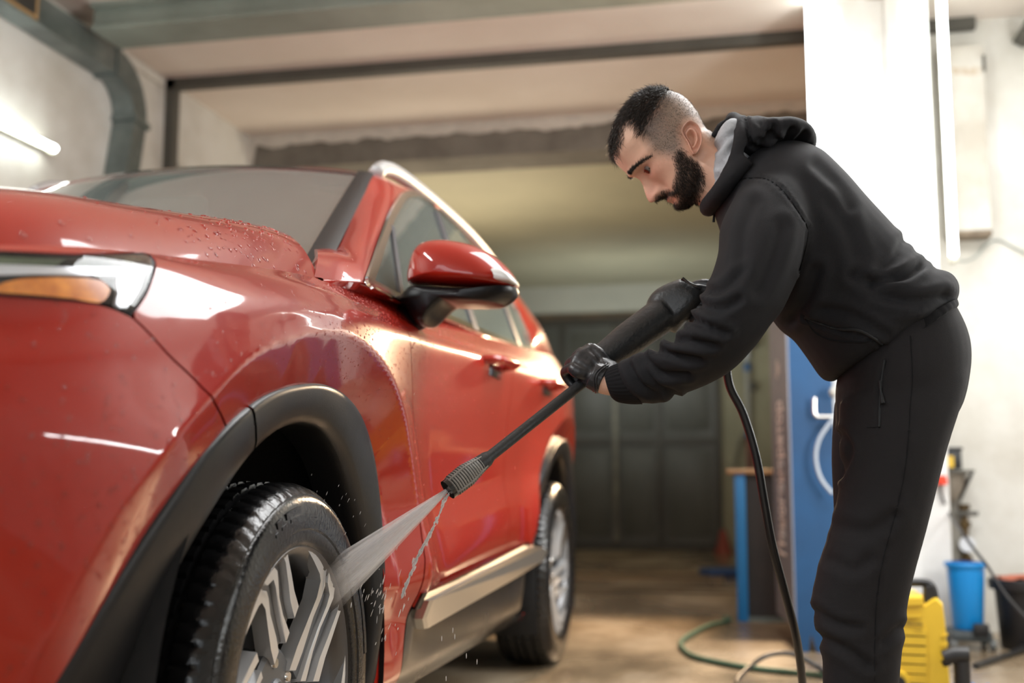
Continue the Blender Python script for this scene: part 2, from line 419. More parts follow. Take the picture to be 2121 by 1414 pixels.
# ================================================================== CAR
XC = -1.665
RW, HUB_Y, WB, HUB_Z = 0.365, 1.882, 2.765, 0.365
def paint_material():
    m = bpy.data.materials.new('red_car_paint'); m.use_nodes = True; nt = m.node_tree; L = nt.links.new; b = nt.nodes['Principled BSDF']
    tc = N(nt, 'ShaderNodeTexCoord'); v = N(nt, 'ShaderNodeTexVoronoi', Scale=900.0); L(tc.outputs['Object'], v.inputs['Vector'])
    b.inputs['Base Color'].default_value = (0.33, 0.0125, 0.0045, 1)
    b.inputs['Metallic'].default_value = 0.0; b.inputs['Roughness'].default_value = 0.40
    b.inputs['Specular IOR Level'].default_value = 0.12
    b.inputs['Coat Weight'].default_value = 1.0; b.inputs['Coat Roughness'].default_value = 0.055; b.inputs['Coat IOR'].default_value = 1.55
    n = N(nt, 'ShaderNodeTexNoise', Scale=260.0, Detail=2.0); L(tc.outputs['Object'], n.inputs['Vector'])
    bp = N(nt, 'ShaderNodeBump', Strength=0.008, Distance=0.002); L(n.outputs['Fac'], bp.inputs['Height']); L(bp.outputs['Normal'], b.inputs['Coat Normal'])
    return m
M['paint'] = paint_material()
M['cladding'] = mat('black_cladding', (0.010, 0.010, 0.011), 0.36, bump=0.05, bscale=350, rvar=0.08, vscale=9, spec=.32)
M['chrome'] = mat('chrome', (0.86, 0.84, 0.80), 0.12, metal=1.0)
M['satin'] = mat('satin_silver', (0.62, 0.60, 0.56), 0.3, metal=0.9)
M['gloss_black'] = mat('gloss_black', (0.006, 0.006, 0.007), 0.12, coat=0.6)
M['liner'] = mat('wheel_liner', (0.004, 0.004, 0.0045), 0.8, bump=.3, bscale=60)
M['windscreen'] = glass('windscreen_glass', (0.62, 0.70, 0.66), base=.17, film=.10)
M['side_glass'] = glass('side_window_glass', (0.55, 0.62, 0.55), base=.10, film=.10)
M['lens'] = glass('lamp_lens', (0.95, 0.96, 0.97), base=.04)
M['interior'] = mat('cabin_trim', (0.035, 0.035, 0.036), 0.7)
M['seat'] = mat('seat_cloth', (0.05, 0.048, 0.045), 0.85)
car = empty('car', (XC, 3.27, 0)); tag(car, 'wet red family car with black wheel arch trim, front wheel under the water jet', 'car')

PLAN = catmull([(XC, .930), (-1.42, .940), (-1.18, .972), (-1.00, 1.025), (-.875, 1.105), (-.790, 1.235), (-.752, 1.40), (-.735, 1.62), (-.730, 1.90), (-.732, 2.25), (-.738, 2.7),
                (-.738, 3.2), (-.738, 3.8), (-.732, 4.3), (-.732, 4.65), (-.748, 4.95), (-.785, 5.20), (-.85, 5.42), (-.97, 5.58), (-1.2, 5.67), (XC, 5.70)], 24)
PLEN = np.concatenate([[0], np.cumsum(np.linalg.norm(np.diff(PLAN, axis=0), axis=1))])
def plan_at(s):
    p = np.stack([np.interp(s, PLEN, PLAN[:, 0]), np.interp(s, PLEN, PLAN[:, 1])], -1)
    e = 0.03
    q = np.stack([np.interp(s + e, PLEN, PLAN[:, 0]), np.interp(s + e, PLEN, PLAN[:, 1])], -1) - np.stack([np.interp(s - e, PLEN, PLAN[:, 0]), np.interp(s - e, PLEN, PLAN[:, 1])], -1)
    q /= np.linalg.norm(q, axis=-1, keepdims=True) + 1e-12
    return p, np.stack([q[..., 1], -q[..., 0]], -1)
YK = np.array([.90, 1.1, 1.3, 1.6, 2.1, 2.6, 3.2, 3.8, 4.3, 4.8, 5.3, 5.75])
z3 = np.array([.56, .56, .56, .56, .55, .515, .565, .605, .63, .63, .62, .60])
z7 = np.array([.905, .915, .935, .985, 1.03, 1.045, 1.07, 1.085, 1.09, 1.09, 1.08, 1.07])
z9 = np.array([.985, 1.005, 1.035, 1.072, 1.128, 1.150, 1.172, 1.198, 1.230, 1.258, 1.268, 1.268])
i9 = np.array([.05, .055, .075, .098, .100, .078, .066, .064, .064, .07, .08, .08])
front = np.array([1, 1, .92, .6, .15, 0, 0, 0, 0, 0, .3, .6])
ROWZ = np.stack([0 * z3 + .225, 0 * z3 + .30, 0 * z3 + .41, z3, .30 * z7 + .70 * z3 + .01, .55 * z7 + .45 * z3, .82 * z7 + .18 * z3, z7, ((z7 + z9) / 2 - .004) * (1 - front) + (z9 - .014) * front, z9], 1)
ROWZ[:, 5] = ROWZ[:, 5] * (1 - front) + .780 * front
ROWZ[:, 4] = ROWZ[:, 4] * (1 - front) + .68 * front
ROWZ[:, 6] = ROWZ[:, 6] * (1 - front) + .86 * front
ROWI = np.stack([.105 + .03 * front, .052 + .045 * front, .046 + .020 * front, .014 + .020 * front, .034 - .022 * front, .028 - .028 * front, .012 - .0005 * front, .004 + .026 * front, .026 * (1 - front) + (i9 - .020) * front, i9], 1)
def flare(y, z):
    out = np.zeros_like(y)
    for hy, A in ((HUB_Y, .030), (HUB_Y + WB, .022)):
        dy, dz = y - hy, z - HUB_Z; r = np.hypot(dy, dz); th = np.arctan2(dz, dy)
        rc = np.interp(np.degrees(th), [-180, -60, 20, 45, 70, 90, 105, 130, 150, 170, 180], [.70, .74, .72, .70, .655, .625, .617, .64, .68, .70, .70])
        o = np.clip(1 - (r - rc) / .24, 0, 1) ** 2
        i = 1 - 1.6 * np.clip((rc - r) / .12, 0, 1)
        m = np.clip((z - .30) / .25, 0, 1)
        out += A * np.where(r > rc, o, i) * m
    return out
NV = 120
def side_points(s, vv):
    """body side: s along the plan outline, vv in 0..1 from sill to belt -> (len(s), len(vv), 3)"""
    p, n = plan_at(s)
    kz = pchip(YK, ROWZ, p[:, 1]); ki = pchip(YK, ROWI, p[:, 1])
    rows = np.arange(kz.shape[1]) / (kz.shape[1] - 1)
    Z = pchip(rows, kz.T, vv).T; I = pchip(rows, ki.T, vv).T
    fl = flare(np.repeat(p[:, 1:2], len(vv), 1), Z)
    off = fl - I
    return np.stack([p[:, None, 0] + n[:, None, 0] * off, p[:, None, 1] + n[:, None, 1] * off, Z], -1)
def s_of_y(y):
    k = (PLAN[:, 1] > 1.0) & (PLAN[:, 0] > -1.1) & (PLAN[:, 1] < 5.62)
    return np.interp(y, PLAN[k, 1], PLEN[k])
def side_x(y, z):
    """lateral position of the body side at (y,z)"""
    y = np.atleast_1d(np.asarray(y, float)); z = np.atleast_1d(np.asarray(z, float)); out = np.zeros(len(y))
    vv = np.linspace(0, 1, 60)
    for i in range(len(y)):
        G = side_points(np.array([s_of_y(y[i])]), vv)[0]; out[i] = np.interp(z[i], G[:, 2], G[:, 0])
    return out
s_all = np.concatenate([np.arange(0, s_of_y(2.75), .011), np.arange(s_of_y(2.75), PLEN[-1], .028), [PLEN[-1]]])
SG = side_points(s_all, np.linspace(0, 1, NV)); SN = grid_normals(SG)
if SN[100, 60, 0] < 0: SN = -SN
SV = SG.reshape(-1, 3); SNf = SN.reshape(-1, 3); SF = tri(grid_faces(len(s_all), NV))
n0 = np.cross(SV[SF[:, 1]] - SV[SF[:, 0]], SV[SF[:, 2]] - SV[SF[:, 0]])
if (n0 * SNf[SF[:, 0]]).sum() < 0: SF = SF[:, ::-1].copy()
CLAD_OUT = catmull([(1.17, .235), (1.205, .36), (1.272, .50), (1.35, .618), (1.461, .744), (1.519, .789), (1.598, .832), (1.705, .872), (1.829, .895), (1.946, .903), (2.065, .892), (2.18, .857), (2.275, .787), (2.333, .686), (2.36, .56), (2.372, .44), (2.376, .30), (2.376, .235)], 8)
def clad_in(t):
    a = math.radians(205 - 230 * t); r = float(np.interp(t, [0, .3, .55, .8, 1], [.455, .455, .468, .445, .425]))
    return (HUB_Y + .012 + r * math.cos(a), HUB_Z + r * math.sin(a))
ARCH_F = np.array(CLAD_OUT); ARCH_R = ARCH_F + np.array([WB, 0])
g_arch = np.maximum(-sd_poly(SV[:, 1:], ARCH_F) , -sd_poly(SV[:, 1:], ARCH_R)) - .012
V1, F1, N1 = clip(SV, SF, SNf, g_arch)
# --- panel regions, as polygons in (y, z)
seam = [(1.30, 1.20), (1.264, .932), (1.357, .894), (1.484, .846), (1.55, .791), (1.611, .749), (1.75, .50), (1.75, .0)]
def _unused(px, py, x=-.80):
    p = U(px, py, x=x); return (p[1], p[2])
# headlamp outline traced where the body surface lies (surface found by iteration along the ray)
def on_side(px, py):
    x = -.78
    for _ in range(12):
        p = U(px, py, x=x); x = .5 * x + .5 * float(side_x(np.clip(p[1], 1.03, 5.4), p[2])[0])
    return U(px, py, x=x)
lamp_px = [(-60, 512), (0, 519), (150, 527), (296, 523), (312, 527), (321, 543), (317, 572), (305, 605), (288, 632), (271, 653), (240, 638), (205, 627), (150, 620), (100, 616), (40, 611), (0, 609), (-60, 606)]
seam = [(1.30, 1.20)] + [tuple(on_side(*p)[1:]) for p in ((272, 652), (310, 690), (350, 735), (395, 778), (440, 825), (462, 868), (482, 912))] + [(1.70, .70), (1.75, .50), (1.75, .0)]
seam = [seam[0]] + [tuple(q) for q in catmull(seam[1:8], 5)] + seam[8:]
seam[0] = (seam[1][0] - .01, 1.20)
BUMPER = seam + [(0, 0), (0, 1.2)]
LAMP3 = [on_side(*p) for p in lamp_px]
LAMP = [(p[1], p[2]) for p in LAMP3]
LAMP[0] = (LAMP[1][0] - .08, LAMP[1][1] - .02); LAMP[-1] = (LAMP[-2][0] - .08, LAMP[-2][1] - .005)
FENDER = [(seam[1][0] - .01, 1.3), (seam[1][0] - .01, seam[1][1])] + seam[1:] + [(2.50, 0), (2.56, .30), (2.555, .55), (2.50, .80), (2.44, 1.03), (2.41, 1.3)]
FDOOR = [(2.41, 1.3), (2.44, 1.03), (2.50, .80), (2.555, .55), (2.56, .44), (3.60, .475), (3.60, 1.3)]
RDOOR = [(3.60, 1.3), (3.60, .475), (4.12, .49), (4.16, .60), (4.28, .80), (4.50, .99), (4.62, 1.3)]
QUARTER = [(4.62, 1.3), (4.50, .99), (4.28, .80), (4.16, .60), (4.12, .49), (4.2, 0), (6, 0), (6, 1.3)]
SILL = [(2.56, .44), (3.60, .475), (4.12, .49), (4.2, .0), (2.50, .0), (2.56, .30)]
GAP = .0022
def side_panel(name, poly, extra=None, t=.004, material='paint', mirror=True):
    g = sd_poly(V1[:, 1:], np.array(poly)) + GAP
    if extra is not None: g = np.maximum(g, extra)
    v, f, n = clip(V1, F1, N1, g)
    o = thicken(name, v, f, n, t, M[material], car)
    if mirror:
        c = o.copy(); COL.objects.link(c); c.scale = (-1, 1, 1)
    return o, (v, f, n)
lamp_out = -sd_poly(V1[:, 1:], np.array(LAMP)) + GAP
PANELS = {}
_, PANELS['bumper'] = side_panel('front_bumper', BUMPER, lamp_out)
_, PANELS['fender'] = side_panel('fender', FENDER, lamp_out)
_, PANELS['fdoor'] = side_panel('front_door', FDOOR)
_, PANELS['rdoor'] = side_panel('rear_door', RDOOR)
side_panel('rear_quarter', QUARTER)
M['sill'] = mat('sill_cladding', (0.030, 0.027, 0.025), 0.22, rvar=.06, vscale=5)
side_panel('sill', SILL, material='sill')
# dark inner shell that closes the gaps
sj = np.concatenate([np.arange(0, s_of_y(2.75), .04), np.arange(s_of_y(2.75), PLEN[-1], .08), [PLEN[-1]]])
G = side_points(sj, np.linspace(0, 1, 40)); Nn = grid_normals(G)
if Nn[30, 20, 0] < 0: Nn = -Nn
Vi = (G - Nn * .013).reshape(-1, 3); Fi = tri(grid_faces(len(sj), 40))
gi = np.maximum(-sd_poly(Vi[:, 1:], ARCH_F), -sd_poly(Vi[:, 1:], ARCH_R)) - .004
gi = np.maximum(gi, -sd_poly(Vi[:, 1:], np.array(LAMP)) - .004)
vi, fi, ni = clip(Vi, Fi, Nn.reshape(-1, 3), gi)
o = mesh('inner_body', vi, fi, M['liner'], car); c = o.copy(); COL.objects.link(c); c.scale = (-1, 1, 1)

# --- wheel arch cladding, front and rear, with its own section
def arch_cladding(dy, t0, t1):
    k = 70; ts = np.linspace(t0, t1, k)
    L = np.concatenate([[0], np.cumsum(np.linalg.norm(np.diff(CLAD_OUT, axis=0), axis=1))]); L /= L[-1]
    rows = []
    ts_ = np.linspace(0, 1, 60); oo = np.stack([np.interp(ts_, L, CLAD_OUT[:, 0]), np.interp(ts_, L, CLAD_OUT[:, 1])], 1); xs_ = side_x(oo[:, 0], oo[:, 1])
    pad = np.concatenate([np.full(9, xs_[0]), xs_, np.full(9, xs_[-1])]); sm_ = np.convolve(pad, np.hanning(21) / np.hanning(21).sum(), 'same')[9:-9]; xs_ = np.convolve(np.pad(np.maximum(sm_ - .002, xs_ - .004), 5, mode='edge'), np.hanning(11) / np.hanning(11).sum(), 'same')[5:-5]
    for t in ts:
        o_ = np.array([np.interp(t, L, CLAD_OUT[:, 0]), np.interp(t, L, CLAD_OUT[:, 1])]); i_ = np.array(clad_in(t))
        if i_[1] < .235: i_[1] = .235
        q = []; xo = float(np.interp(t, ts_, xs_))
        for f_, dx in ((-.10, -.012), (-.02, -.004), (0.0, .006), (.05, .0105), (.15, .0115), (.45, .010), (.75, .006), (.92, .001), (1.0, -.010), (1.02, -.03), (1.02, -.085)):
            p = o_ + (i_ - o_) * f_
            q.append((xo + dx - .012 * max(0, f_), p[0] + dy, p[1]))
        rows.append(q)
    G = np.array(rows)
    o = mesh('wheel_arch_trim', G.reshape(-1, 3), grid_faces(k, G.shape[1]), M['cladding'], car)
    bm = bmesh.new(); bm.from_mesh(o.data); bmesh.ops.recalc_face_normals(bm, faces=bm.faces); bm.to_mesh(o.data); bm.free()
    o.data.set_sharp_from_angle(angle=math.radians(50))
    c = o.copy(); COL.objects.link(c); c.scale = (-1, 1, 1)
for dy in (0, WB):
    arch_cladding(dy, 0.0, .382); arch_cladding(dy, .386, 1.0)
    # wheel housing
    V, F = [], []
    k = 40
    for i in range(k):
        a = math.radians(-25 + 230 * i / (k - 1))
        for x, r in ((-.775, .492), (-.80, .50), (-1.10, .50), (-1.14, .12)): V.append((x, HUB_Y + .02 + dy + r * math.cos(a), HUB_Z + .012 + r * math.sin(a)))
    o = mesh('wheel_housing', V, grid_faces(k, 4), M['liner'], car); c = o.copy(); COL.objects.link(c); c.scale = (-1, 1, 1)

# --- hood
hu = np.linspace(0, 1, 90); hv = np.concatenate([np.linspace(0, .25, 40), np.linspace(.25, 1, 45)[1:]])
sE0, sE1 = np.interp(1.09, PLAN[:60 * 3, 1], PLEN[:60 * 3]) if False else PLEN[np.argmin(abs(PLAN[:, 1] - 1.06) + 10 * (PLAN[:, 0] < -1.2) + 10 * (PLAN[:, 1] > 2))], s_of_y(2.125)
def hood_points(hu, hv, inset=0.009):
    E = side_points(sE0 + (sE1 - sE0) * hu, np.array([1.0]))[:, 0]
    Cc = np.stack([0 * hu + XC, .965 + (2.40 - .965) * hu, np.interp(hu, [0, 1], [1.0, 1.2])], -1)
    d = np.abs(E[:, 0] - XC)[:, None] * hv[None, :]
    y = E[:, 1:2] + (Cc[:, 1:2] - E[:, 1:2]) * (1 - (1 - hv[None, :]) ** 1.6)
    x = E[:, 0:1] - d - inset
    ramp = np.interp(hu, [0, .12, .35, .7, 1], [.58, .90, 1.10, 1.26, 1.48])[:, None]
    lip = np.interp(hu, [0, .05, .12], [.018, .004, 0])[:, None]
    z = E[:, 2:3] + ramp * (.088 * (1 - np.exp(-d / .060)) + .030 * np.clip(d / .5, 0, 1)) + .03 * hv[None, :] ** 2 * 0 - lip
    z = z - .012 * np.exp(-((d - .34) / .10) ** 2) * ramp
    return np.stack([x + 0 * y, y, z], -1)
HG = hood_points(hu, hv); HN = grid_normals(HG)
if HN[40, 40, 2] < 0: HN = -HN
HF = tri(grid_faces(len(hu), len(hv)))
hv3, hn3 = HG.reshape(-1, 3), HN.reshape(-1, 3)
if (np.cross(hv3[HF[:, 1]] - hv3[HF[:, 0]], hv3[HF[:, 2]] - hv3[HF[:, 0]]) * hn3[HF[:, 0]]).sum() < 0: HF = HF[:, ::-1].copy()
PANELS['hood'] = (hv3, HF, hn3)
full = np.vstack([hv3, hv3 * [-1, 1, 1] + [2 * XC, 0, 0]]); fulln = np.vstack([hn3, hn3 * [-1, 1, 1]]); ff = np.vstack([HF, HF[:, ::-1] + len(hv3)])
thicken('hood', full, ff, fulln, .010, M['paint'], car)

# --- greenhouse: side plane, pillar patch, roof, windscreen, windows
GP0, GPN = (-.800, 0, 1.165), (1, 0, .50)
def gp(px, py, off=0.0): return UP(px, py, (GP0[0] + off, 0, GP0[2]), GPN)
TOPE = [(3.14, 1.628, -1.075), (3.45, 1.662, -1.080), (3.9, 1.682, -1.08), (4.35, 1.682, -1.075), (4.75, 1.65, -1.06), (5.05, 1.58, -1.03)]
pairs = [(U(651, 573, x=-.838), U(651, 516, x=-.905)), (U(705, 580, x=-.822), U(676, 514, x=-.925)), (gp(757, 583), U(697, 517, x=-.935)), (gp(772, 535), U(716, 481, x=-.965)), (gp(790, 483), U(735, 441, x=-1.0)),
         (gp(808, 437), U(755, 402, x=-1.035)), (gp(828, 404), U(777, 362, x=-1.075)), (gp(849, 396), np.array([-1.078, 3.32, 1.648])), (gp(880, 411), np.array([-1.08, 3.55, 1.667])),
         (gp(915, 441), np.array([-1.08, 3.85, 1.680])), (gp(955, 480), np.array([-1.078, 4.15, 1.684])), (gp(1005, 545), np.array([-1.07, 4.5, 1.672])), (gp(1062, 628), np.array([-1.05, 4.86, 1.625])),
         (gp(1090, 690), np.array([-1.0, 5.12, 1.50])), (gp(1103, 727), np.array([-.955, 5.26, 1.38])), (np.array([-.855, 5.05, 1.262]), np.array([-.92, 5.36, 1.268]))]
A_ = catmull([p[0] for p in pairs], 6); B_ = catmull([p[1] for p in pairs], 6)
G = []
for a, b in zip(A_, B_):
    row = []
    L = np.linalg.norm(b - a)
    for t in np.linspace(0, 1, 9):
        p = a + (b - a) * t + np.array([.55, -.3, .78]) * (.16 * L * 4 * t * (1 - t) * .55)
        row.append(p)
    G.append(row)
G = np.array(G); Nn = grid_normals(G)
if Nn[40, 4, 0] < 0: Nn = -Nn
f = tri(grid_faces(G.shape[0], 9)); v = G.reshape(-1, 3); n = Nn.reshape(-1, 3)
if (np.cross(v[f[:, 1]] - v[f[:, 0]], v[f[:, 2]] - v[f[:, 0]]) * n[f[:, 0]]).sum() < 0: f = f[:, ::-1].copy()
PANELS['pillar'] = (v, f, n)
o = thicken('roof_pillar_frame', v, f, n, .02, M['paint'], car); c = o.copy(); COL.objects.link(c); c.scale = (-1, 1, 1)
# roof skin between the two roof edges
RE = B_[36:]; rows = []
for p in RE:
    q = []
    for t in np.linspace(-1, 1, 25):
        x = XC + (p[0] - XC) * -t * -1 if False else XC + (p[0] - XC) * t
        fr = max(0, 1 - (p[1] - 3.14) / .6) if p[1] < 3.74 else 0
        q.append((x, p[1] - .075 * fr * (1 - t * t), p[2] + .030 * (1 - t ** 4) * min(1, max(.0, (5.3 - p[1]) / .5))))
    rows.append(q)
G = np.array(rows); Nn = grid_normals(G)
if Nn[5, 12, 2] < 0: Nn = -Nn
f = tri(grid_faces(G.shape[0], 25)); v = G.reshape(-1, 3); n = Nn.reshape(-1, 3)
if (np.cross(v[f[:, 1]] - v[f[:, 0]], v[f[:, 2]] - v[f[:, 0]]) * n[f[:, 0]]).sum() < 0: f = f[:, ::-1].copy()
thicken('roof', v, f, n, .015, M['paint'], car)
# tailgate below the roof line
mesh('tailgate', [(-.92, 5.36, 1.268), (2 * XC + .92, 5.36, 1.268), (2 * XC + .97, 5.58, .7), (-.97, 5.58, .7), (2 * XC + .97, 5.5, .35), (-.97, 5.5, .35)], [(0, 1, 2, 3), (3, 2, 4, 5)], M['paint'], car, smooth=False)
# windscreen
WL = np.array([U(697, 517, x=-.935), U(735, 441, x=-1.0), U(777, 362, x=-1.075)]); WLc = catmull(WL, 10)
low = WLc[0] + (WLc[0] - WLc[8]) * .55
WLc = np.vstack([[low], WLc])
def ws_grid(inset, off=0.0, nv=41):
    G = []
    for i, p in enumerate(WLc):
        u = i / (len(WLc) - 1); q = []
        for t in np.linspace(-1, 1, nv):
            x = XC + (p[0] - inset - XC) * t
            q.append((x, p[1] - (.20 - .11 * u) * (1 - abs(t) ** 2.2), p[2] + .03 * (1 - t * t)))
        G.append(q)
    return np.array(G)
G = ws_grid(.004); Nn = grid_normals(G)
if Nn[5, 20, 2] < 0: Nn = -Nn
wf = tri(grid_faces(G.shape[0], 41)); wv_ = G.reshape(-1, 3)
if (np.cross(wv_[wf[:, 1]] - wv_[wf[:, 0]], wv_[wf[:, 2]] - wv_[wf[:, 0]]) * Nn.reshape(-1, 3)[wf[:, 0]]).sum() < 0: wf = wf[:, ::-1].copy()
mesh('windscreen', wv_, wf, M['windscreen'], car, normals=Nn.reshape(-1, 3))
bandG = []
for row, nn in zip(G, Nn):
    bandG.append([row[j] + nn[j] * .003 for j in ()])
Lb = G.shape[0]
def band(js, name, m, lift=.004):
    g = np.stack([G[:, j] + Nn[:, j] * lift for j in js], 1)
    return mesh(name, g.reshape(-1, 3), grid_faces(Lb, len(js)), m, car)
def side_band(sign):
    cols = []
    for wdt in (0.0, .012, .045, .050):
        g = []
        for i, p in enumerate(WLc):
            u = i / (len(WLc) - 1); t = 1 - wdt / abs(p[0] - XC)
            x = XC + (p[0] - XC) * t
            lift = .006 if wdt in (.012, .045) else .0
            g.append((x, p[1] - (.20 - .11 * u) * (1 - t ** 2.2) - lift, p[2] + .03 * (1 - t * t) + lift))
        cols.append(g)
    g = np.stack([np.array(c_) for c_ in cols], 1)
    o = mesh('windscreen_trim', g.reshape(-1, 3), grid_faces(Lb, 4), mat('windscreen_rubber', (.012, .012, .013), .5, bump=.1, bscale=300), car)
    c = o.copy(); COL.objects.link(c); c.scale = (-1, 1, 1)
side_band(1)
g = np.stack([G[-k] + Nn[-k] * .003 for k in (1, 2)], 1)
mesh('windscreen_top_trim', g.reshape(-1, 3), grid_faces(41, 2), M['gloss_black'], car)
# side windows: chrome surround, glass, dividers
win_px = [(757, 583), (775, 598), (800, 611), (832, 627), (917, 661), (1000, 694), (1060, 716), (1096, 729), (1103, 726), (1096, 700), (1080, 665), (1062, 628), (1005, 545), (955, 480), (915, 441), (880, 411), (862, 399), (849, 396), (838, 398), (828, 405), (808, 437), (790, 483), (772, 535)]
win3 = np.array([gp(*p, off=.004) for p in win_px])
top_l = catmull([U(651, 573, x=-.838), U(705, 580, x=-.822)] + [p + np.array([.004, 0, -.002]) for p in win3[:9]], 6); top_l = top_l[np.argsort(top_l[:, 1])]
yy_ = np.linspace(2.13, 5.05, 90); E_ = side_points(s_of_y(yy_), np.array([.985, 1.0])); wx_ = np.stack([np.interp(yy_, top_l[:, 1], top_l[:, q]) for q in (0, 2)], 1); rows = []
for i, y_ in enumerate(yy_):
    a_, b_ = E_[i, 1] + [-.001, 0, -.001], np.array([wx_[i, 0], y_, wx_[i, 1]]); rows.append([a_, (a_ + b_) / 2 + [.002, 0, .002], b_, b_ + np.array([-.03, 0, .004])])
rows = np.array(rows)
o = mesh('belt_moulding', rows.reshape(-1, 3), grid_faces(90, 4), M['paint'], car); bm = bmesh.new(); bm.from_mesh(o.data); bmesh.ops.recalc_face_normals(bm, faces=bm.faces); bm.to_mesh(o.data); bm.free()
c = o.copy(); COL.objects.link(c); c.scale = (-1, 1, 1)
def slab(name, pts, t, m, parent, normal=(1, 0, .5)):
    nn = np.array(normal, float); nn /= np.linalg.norm(nn); pts = np.asarray(pts); k = len(pts)
    return mesh(name, np.vstack([pts + nn * t / 2, pts - nn * t / 2]), [tuple(range(k)), tuple(range(2 * k - 1, k - 1, -1))] + [(i, k + i, k + (i + 1) % k, (i + 1) % k) for i in range(k)], m, parent, smooth=False)
def mir(o):
    c = o.copy(); COL.objects.link(c); c.scale = (-1, 1, 1); return c
def ribbon_loop(name, pts, wdt, t, m, closed=True):
    """flat raised strip that follows a loop on the side plane (inner edge inset by wdt)"""
    pts = np.asarray(pts); c = pts.mean(0); k = len(pts); nn = np.array([1, 0, .5]) / math.hypot(1, .5); V = []
    for i in range(k):
        tg = pts[(i + 1) % k] - pts[i - 1]; tg /= np.linalg.norm(tg); inn = np.cross(nn, tg)
        if np.dot(inn, c - pts[i]) < 0: inn = -inn
        for a, b in ((-.002, 0), (.0, t), (wdt, t), (wdt, 0)): V.append(pts[i] + inn * a + nn * b)
    F = [(i * 4 + j, ((i + 1) % k) * 4 + j, ((i + 1) % k) * 4 + j + 1, i * 4 + j + 1) for i in range(k) for j in range(3)]
    return mesh(name, V, F, m, car, sharp=30)
dense = catmull(win3, 4, closed=True)
mir(ribbon_loop('window_surround', dense, .022, .007, M['chrome']))
mir(slab('side_window', dense, .004, M['side_glass'], car))
M['divider'] = mat('window_divider', (.05, .055, .07), .35)
for (a, b, wdt) in (((812, 468), (833, 622), .03), ((905, 440), (986, 684), .07), ((1040, 615), (1076, 716), .06)):
    p, q = gp(*a, off=.009), gp(*b, off=.009); d = np.array([0, wdt / 2, 0])
    mir(slab('window_divider', [p - d, p + d, q + d, q - d], .006, M['divider'], car))
# roof rail
rail = catmull([(-1.085, 3.20, 1.655), (-1.092, 3.30, 1.700), (-1.097, 3.5, 1.728), (-1.10, 3.9, 1.742), (-1.095, 4.35, 1.735), (-1.085, 4.7, 1.70), (-1.07, 4.9, 1.645)], 8)
mir(MB().tube(rail, [.012] + [.024] * (len(rail) - 2) + [.012], n=12, flat=1.0).build('roof_rail', mat('rail_silver', (.46, .46, .46), .48, metal=.6), car))
# cabin
cab = MB().box((XC, 2.62, 1.02), (1.40, .55, .22), bev=.06).box((XC, 4.0, .55), (1.5, 3.0, .1))
cab.build('dashboard', M['interior'], car)
MB().box((XC, 3.3, .27), (1.28, 4.1, .10), bev=.02).build('underbody', M['liner'], car)
for sx in (-.36, .36):
    for yy in (3.45, 4.35):
        s_ = MB().box((XC + sx, yy, .72), (.50, .52, .16), bev=.05).box((XC + sx, yy + .33, 1.08), (.48, .14, .66), Matrix.Rotation(-.2, 3, 'X'), bev=.05).box((XC + sx, yy + .42, 1.50), (.26, .10, .17), bev=.04)
        s_.build('cabin_seat', M['seat'], car)
ring = [(XC + .36 + .18 * math.cos(a), 2.98 + .05 * math.sin(a), 1.08 + .17 * math.sin(a)) for a in np.linspace(0, 2 * PI, 25)]
MB().tube(ring, .014, cap=False).build('steering_wheel', M['interior'], car)
# rear view mirror and cowl behind the hood
MB().box((XC, 3.02, 1.53), (.24, .04, .07), bev=.015).build('rear_view_mirror', M['interior'], car)
MB().box((XC, 2.40, 1.155), (1.42, .34, .05)).build('cowl_panel', M['black'], car)

# --- silver side strip and door foot
st = [(858, 1281), (872, 1243), (1085, 1133), (1112, 1133), (1122, 1140), (1113, 1160), (1056, 1195), (862, 1302)]
P3 = np.array([on_side(*p) for p in st])
def off_slab(name, pts, out, t, m):
    pts = np.asarray(pts); k = len(pts); a = pts + [out, 0, 0]; b = pts + [out - t, 0, 0]
    c = pts.mean(0); top = c + (a - c) * .985; top[:, 0] = a[:, 0] + .006
    V = np.vstack([top, a, b]); F = [tuple(range(k))] + [(i, k + i, k + (i + 1) % k, (i + 1) % k) for i in range(k)] + [(k + i, 2 * k + i, 2 * k + (i + 1) % k, k + (i + 1) % k) for i in range(k)]
    o = mesh(name, V, F, m, car, smooth=False)
    bm = bmesh.new(); bm.from_mesh(o.data); bmesh.ops.recalc_face_normals(bm, faces=bm.faces); bm.to_mesh(o.data); bm.free()
    return o
mir(off_slab('side_strip', P3, .020, .03, M['satin']))
bk = [(856, 1262), (872, 1228), (1088, 1122), (1104, 1128), (1112, 1134), (1085, 1140), (875, 1250)]
mir(off_slab('side_strip_gasket', np.array([on_side(*p) for p in bk]), .006, .012, M['gloss_black']))
# --- headlamp: recessed bowl, amber reflector, light guide, clear lens
gl = sd_poly(SV[:, 1:], np.array(LAMP))
lv, lf, ln = clip(SV, SF, SNf, gl + .003)
lamp = mesh('headlamp', lv - ln * .026, lf, mat('lamp_bowl', (.020, .021, .023), .35), car)
mesh('lamp_lens', lv + ln * .001, lf, M['lens'], lamp, normals=ln)
